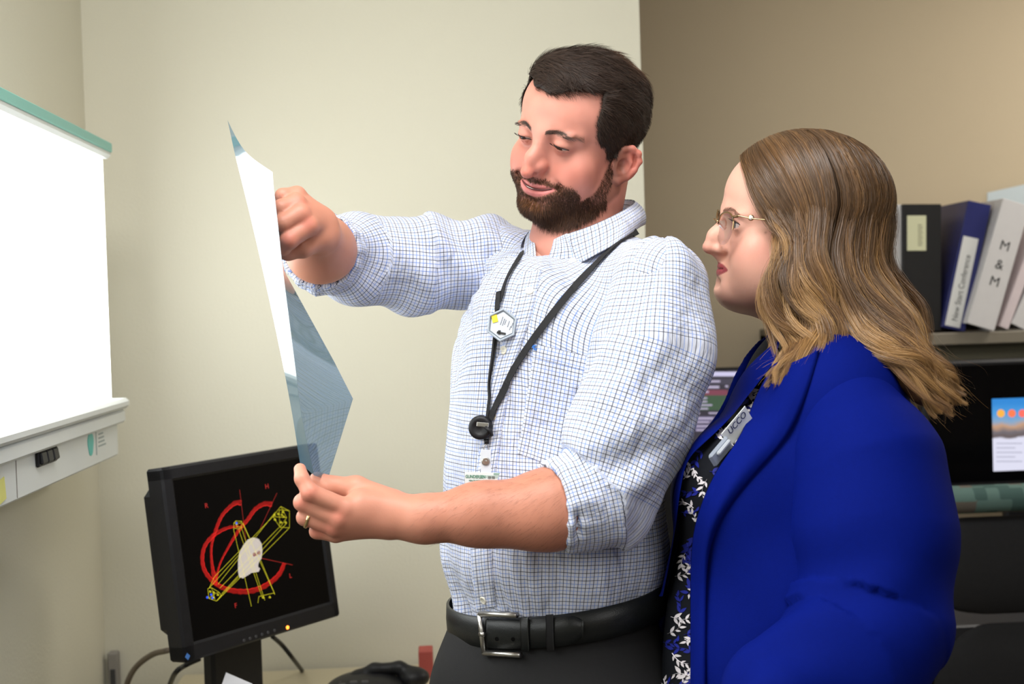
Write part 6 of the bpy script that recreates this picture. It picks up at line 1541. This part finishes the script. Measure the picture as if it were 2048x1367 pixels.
def woman_hair(root):
    V, Q = HEADW; N = vnormals(V, Q)
    ax = np.abs(V[:, 0]); y, z = V[:, 1], V[:, 2]
    zl = pl(y, [-.09, -.075, -.062, -.050, -.042, -.035, 0, .10], [.092, .092, .080, .040, .0, -.03, -.06, -.075])
    hm = sstep(z - zl, 0, .010) * (ax < .082); th = .004 + .006 * sstep(y, -.02, .07)
    HV = V + N * (th * hm - .002 * (1 - hm))[:, None]; keep = (hm[Q] > .02).any(1); uq, inv = np.unique(Q[keep], return_inverse=True)
    M_H = attr_mat('woman_hair', .42, .45)
    root_c, mid_c, tip_c = np.array(srgb(84, 62, 42)), np.array(srgb(126, 91, 57)), np.array(srgb(178, 138, 88))
    cap = mesh_obj('hair', toW(HV[uq], WRT), inv.reshape(-1, 4), M_H, root, cols=np.tile(root_c * .7, (len(uq), 1)))
    A = [  # front group, then the group falling behind the shoulder
        [(1490, 320, 1.715), (1503, 352, 1.685), (1513, 395, 1.668), (1532, 432, 1.658), (1556, 456, 1.650), (1560, 478, 1.645), (1543, 520, 1.640), (1529, 566, 1.640), (1530, 620, 1.645), (1541, 665, 1.65), (1546, 715, 1.64), (1536, 775, 1.62)],
        [(1502, 308, 1.715), (1530, 365, 1.675), (1556, 410, 1.655), (1578, 455, 1.643), (1580, 490, 1.635), (1560, 540, 1.630), (1550, 590, 1.630), (1562, 640, 1.63), (1590, 680, 1.62), (1590, 715, 1.60), (1560, 750, 1.59), (1537, 784, 1.59)],
        [(1528, 292, 1.715), (1568, 350, 1.665), (1594, 410, 1.645), (1604, 470, 1.635), (1598, 520, 1.625), (1586, 570, 1.62), (1598, 620, 1.615), (1626, 660, 1.60), (1632, 692, 1.59), (1600, 722, 1.58), (1562, 748, 1.58), (1545, 770, 1.58)],
        [(1560, 281, 1.715), (1606, 345, 1.66), (1632, 415, 1.64), (1626, 480, 1.628), (1622, 530, 1.62), (1640, 585, 1.612), (1656, 630, 1.605), (1652, 675, 1.592), (1628, 705, 1.580), (1600, 728, 1.575), (1575, 742, 1.575), (1556, 760, 1.575)],
        [(1588, 274, 1.72), (1638, 340, 1.665), (1662, 420, 1.643), (1652, 490, 1.628), (1655, 545, 1.62), (1668, 600, 1.612), (1676, 640, 1.605), (1672, 680, 1.592), (1650, 706, 1.580), (1620, 726, 1.575), (1600, 740, 1.572), (1585, 752, 1.575)]]
    B = [
        [(1600, 271, 1.72), (1655, 335, 1.665), (1684, 420, 1.648), (1672, 500, 1.635), (1680, 570, 1.62), (1692, 630, 1.61), (1715, 678, 1.585), (1760, 702, 1.565), (1810, 728, 1.56), (1848, 772, 1.555), (1868, 806, 1.555), (1885, 828, 1.56)],
        [(1618, 269, 1.725), (1680, 330, 1.67), (1716, 410, 1.655), (1706, 490, 1.642), (1712, 560, 1.628), (1740, 620, 1.61), (1778, 665, 1.585), (1812, 700, 1.57), (1842, 735, 1.56), (1868, 775, 1.56), (1888, 805, 1.56), (1900, 826, 1.565)],
        [(1632, 268, 1.73), (1704, 326, 1.685), (1748, 400, 1.67), (1744, 470, 1.655), (1738, 540, 1.64), (1768, 598, 1.625), (1806, 645, 1.605), (1830, 690, 1.59), (1856, 728, 1.58), (1888, 762, 1.575), (1908, 790, 1.575), (1920, 812, 1.58)],
        [(1642, 268, 1.735), (1722, 320, 1.705), (1770, 390, 1.69), (1778, 450, 1.68), (1766, 520, 1.665), (1790, 575, 1.65), (1824, 625, 1.63), (1842, 672, 1.615), (1858, 712, 1.605), (1890, 745, 1.60), (1915, 775, 1.60), (1929, 800, 1.60)],
        [(1648, 269, 1.74), (1734, 318, 1.74), (1782, 388, 1.735), (1794, 450, 1.73), (1786, 515, 1.72), (1806, 562, 1.70), (1838, 605, 1.68), (1848, 655, 1.66), (1856, 700, 1.645), (1888, 735, 1.635), (1912, 762, 1.63), (1926, 785, 1.63)]]
    def mirror(G):     # the far side of the head
        out = []
        for g in G:
            out.append([(p[0] - 4, p[1], 1.75 + (1.75 - p[2]) * .95 if i < 6 else 1.75 + (1.75 - p[2]) * .75) for i, p in enumerate(g)])
        return out
    fields = []; K = 34; r = np.random.default_rng(21)
    sets = [(np.array([spline([at(*q) for q in g], K) for g in A]), 34, 1.), (np.array([spline([at(*q) for q in g], K) for g in B]), 44, 1.), (np.array([spline([at(*q) for q in g], K) for g in mirror(B)]), 22, .6),
            (np.array([spline([at(*q) for q in g], K) for g in [[(p[0] + 10, p[1], 1.75 + (1.75 - p[2]) * .9) for p in g] for g in A]]), 16, .6)]
    hc = at(1635, 480, 1.74)
    # soft volume under the strands
    f = Field(at(1475, 860, 1.66) - [.02, .12, .0], at(1950, 250, 1.78) + [.04, .18, .02], .005)
    for G, nl, dens in sets:
        for t in np.linspace(0, len(G) - 1, 9):
            i = min(int(t), len(G) - 2); g = G[i] * (1 - (t - i)) + G[i + 1] * (t - i); g = g + nrm(MCN[:, 1]) * 0
            inward = hc - g; inward[:, 2] *= .3; inward /= np.linalg.norm(inward, axis=1)[:, None]
            q = (g + inward * .030)[::3]; q = q[:-1]
            f.path(q, np.linspace(.014, .010, len(q)), k=.012)
    Vv, Qv = f.mesh(2); Nv = vnormals(Vv, Qv); Vv = Vv + Nv * (.002 * vnoise(Vv * [1, 1, .25], 260, 3))[:, None]
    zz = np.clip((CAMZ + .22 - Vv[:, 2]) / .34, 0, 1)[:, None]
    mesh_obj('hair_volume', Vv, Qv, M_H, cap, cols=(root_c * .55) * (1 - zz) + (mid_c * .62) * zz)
    SS, SD, CC, WW = [], [], [], []
    t = np.linspace(0, 1, K)
    for G, nl, dens in sets:
        for l in range(nl):
            u0 = (l + r.uniform(.1, .9)) / nl * (len(G) - 1); tone = r.uniform(-.6, 1); depth = r.choice([0, .004, .008]); ph = r.uniform(0, 6.28); amp = r.uniform(.005, .015); fq = r.uniform(1.7, 2.5)
            endt = r.uniform(.90, 1.0)
            n = int(130 * dens); spread = r.normal(size=(n, 3)) * .0034
            for j in range(n):
                u = np.clip(u0 + r.normal() * .055 * (len(G) - 1) / 4 * 1.6, 0, len(G) - 1.001); i = int(u); w_ = u - i
                tt = t * endt * (1 if r.random() > .15 else r.uniform(.6, 1)); gi = tt * (K - 1); i0 = np.clip(gi.astype(int), 0, K - 2); fr_ = (gi - i0)[:, None]
                g = G[i] * (1 - w_) + G[i + 1] * w_; g = g[i0] * (1 - fr_) + g[i0 + 1] * fr_
                gc_i = int(min(u0, len(G) - 1.001)); gw = u0 - gc_i; gc = G[gc_i] * (1 - gw) + G[gc_i + 1] * gw; gc = gc[i0] * (1 - fr_) + gc[i0 + 1] * fr_
                cl = (.25 + .6 * tt ** 1.2)[:, None]; S = g * (1 - cl) + gc * cl
                inward = hc - S; inward[:, 2] *= .3; inward /= np.linalg.norm(inward, axis=1)[:, None]
                side = np.cross(np.gradient(S, axis=0), inward); side /= np.linalg.norm(side, axis=1)[:, None] + 1e-9
                env = sstep(tt, .15, .5)[:, None]
                S = S + side * (amp * np.sin(2 * math.pi * fq * tt + ph))[:, None] * env - inward * (amp * .8 * np.cos(2 * math.pi * fq * tt + ph))[:, None] * env
                S = S + spread[j] * (.25 + .9 * np.sin(np.pi * np.clip(tt, 0, .9)))[:, None] * (1 - .3 * tt[:, None]) + inward * (depth + .002)
                if r.random() < .03: S = S + r.normal(size=3) * .012 * (tt ** 2)[:, None]
                SS.append(S); SD.append(side + r.normal(size=3) * .35 + inward * 0)
                m = (sstep(tt, .10, .80) * (.60 + .40 * tone) + .30 * tone)[:, None] + r.normal() * .14
                c = root_c * (1 - np.clip(m * 2, 0, 1)) + mid_c * np.clip(m * 2, 0, 1); m2 = np.clip(m * 2 - 1 + .25 * max(tone, 0), 0, 1); c = c * (1 - m2) + tip_c * m2
                CC.append(c * r.uniform(.75, 1.2)); WW.append(.00042)
    SS = np.array(SS); n_, k_, _ = SS.shape; L_ = toL(SS.reshape(-1, 3), WRT); ce = np.array([0, .018, .032]); re = np.array([.089, .112, .092])
    jit = 1 + np.repeat(r.uniform(0, .07, n_), k_)[:, None]; qn = np.linalg.norm((L_ - ce) / (re * jit), axis=1); m_ = qn < 1
    L_[m_] = ce + (L_[m_] - ce) / qn[m_][:, None]; SS = toW(L_, WRT).reshape(n_, k_, 3)
    ribbons('hair_strands', SS, np.array(WW), M_H, cap, np.array(SD), np.array(CC), tip=.25, stuff=True)
# ================================================================== PEOPLE
film() if 'film' not in SKIP else None
if 'man' not in SKIP:
    MAN = thing('person', 'bearded man in blue checked shirt holding the film up to the light', 'person', tuple(at(1120, 900, 1.80) * [1, 1, 0]))
    man_head(MAN)
    if 'mbody' not in SKIP:
        shirt_tree, sleeve_tree = man_build(MAN); lanyard(shirt_tree)
    body_build('man', MAN)
if 'woman' not in SKIP:
    WOM = thing('person', 'woman in cobalt blue blazer and glasses looking up at the film', 'person', tuple(at(1600, 1000, 1.70) * [1, 1, 0]))
    HEADW = woman_head(WOM)[:2]
    if 'wbody' not in SKIP: woman_build(WOM)
    if 'whair' not in SKIP: woman_hair(WOM)
    glasses()
    body_build('woman', WOM)
import numpy as np
f=2560;cx,cy=1024,683.5
def Rm(a):
    x,y,z=a
    def R(ax,t):
        c,s=np.cos(t),np.sin(t);M=np.eye(3);i,j=[(1,2),(2,0),(0,1)][ax];M[i,i]=c;M[j,j]=c;M[i,j]=-s;M[j,i]=s;return M
    return R(2,z)@R(0,x)@R(1,y)   # yaw about z after pitch, roll
def proj(p,P): # head local -> cam-ish world x right,y fwd,z up
    w=P@Rm(p[:3]).T+p[3:6]
    return np.stack([cx+f*w[:,0]/w[:,1],cy-f*w[:,2]/w[:,1]],1)
def fit(L,px,w,p0):
    p=np.array(p0,float)
    lam=1e-2
    def res(p): return ((proj(p,L)-px)*w[:,None]).ravel()
    r=res(p)
    for it in range(200):
        J=np.stack([(res(p+np.eye(6)[i]*1e-5)-r)/1e-5 for i in range(6)],1)
        A=J.T@J; d=np.linalg.solve(A+lam*np.diag(np.diag(A)),-J.T@r)
        rn=res(p+d)
        if rn@rn<r@r: p=p+d;r=rn;lam*=.5
        else: lam*=3
    return p,r
def show(nm,names,L,px,w,p0):
    p,r=fit(L,px,w,p0)
    print(nm,'rot deg pitch,roll,yaw',np.degrees(p[:3]).round(1),'t',p[3:].round(3),'rms',np.sqrt((r@r)/len(px)).round(1))
    q=proj(p,L)
    for n,a,b in zip(names,q,px): print('  ',n,a.round(0),b)
    return p
# local: x left(subject), y back(face -y), z up
man=[('eyeN',(.032,-.082,0),(1120,291)),('eyeF',(-.032,-.082,0),(1052,270)),('nose',(0,-.122,-.040),(1045,332)),
('subn',(0,-.104,-.050),(1062,344)),('mN',(.027,-.086,-.073),(1112,378)),('mF',(-.027,-.086,-.073),(1044,358)),
('chin',(0,-.088,-.120),(1082,450)),('earT',(.078,.015,.015),(1260,292)),('earB',(.074,.008,-.048),(1229,368)),
('browN',(.046,-.078,.020),(1158,280)),('browF',(-.046,-.078,.02),(1039,240)),('hair',(0,-.086,.072),(1095,170))]
show('man',[m[0] for m in man],np.array([m[1] for m in man]),np.array([m[2] for m in man],float),np.ones(len(man)),(0.2,0,-.8,0.1,1.75,.3))
wom=[('eyeN',(.031,-.080,0),(1470,447)),('nose',(0,-.118,-.038),(1408,485)),
('subn',(0,-.102,-.048),(1432,505)),('mN',(.024,-.084,-.070),(1459,544)),('lipm',(0,-.103,-.070),(1431,535)),
('chin',(0,-.092,-.105),(1434,595)),('menton',(0,-.080,-.115),(1456,616)),
('browN',(.046,-.074,.020),(1488,420)),('glab',(0,-.090,.022),(1442,405)),('hair',(0,-.080,.075),(1480,330)),('vertex',(0,0.01,.125),(1600,275)),('back',(0,.115,.03),(1765,400))]
show('woman',[m[0] for m in wom],np.array([m[1] for m in wom]),np.array([m[2] for m in wom],float),np.ones(len(wom)),(0.0,0,-1.4,0.3,1.7,.1))
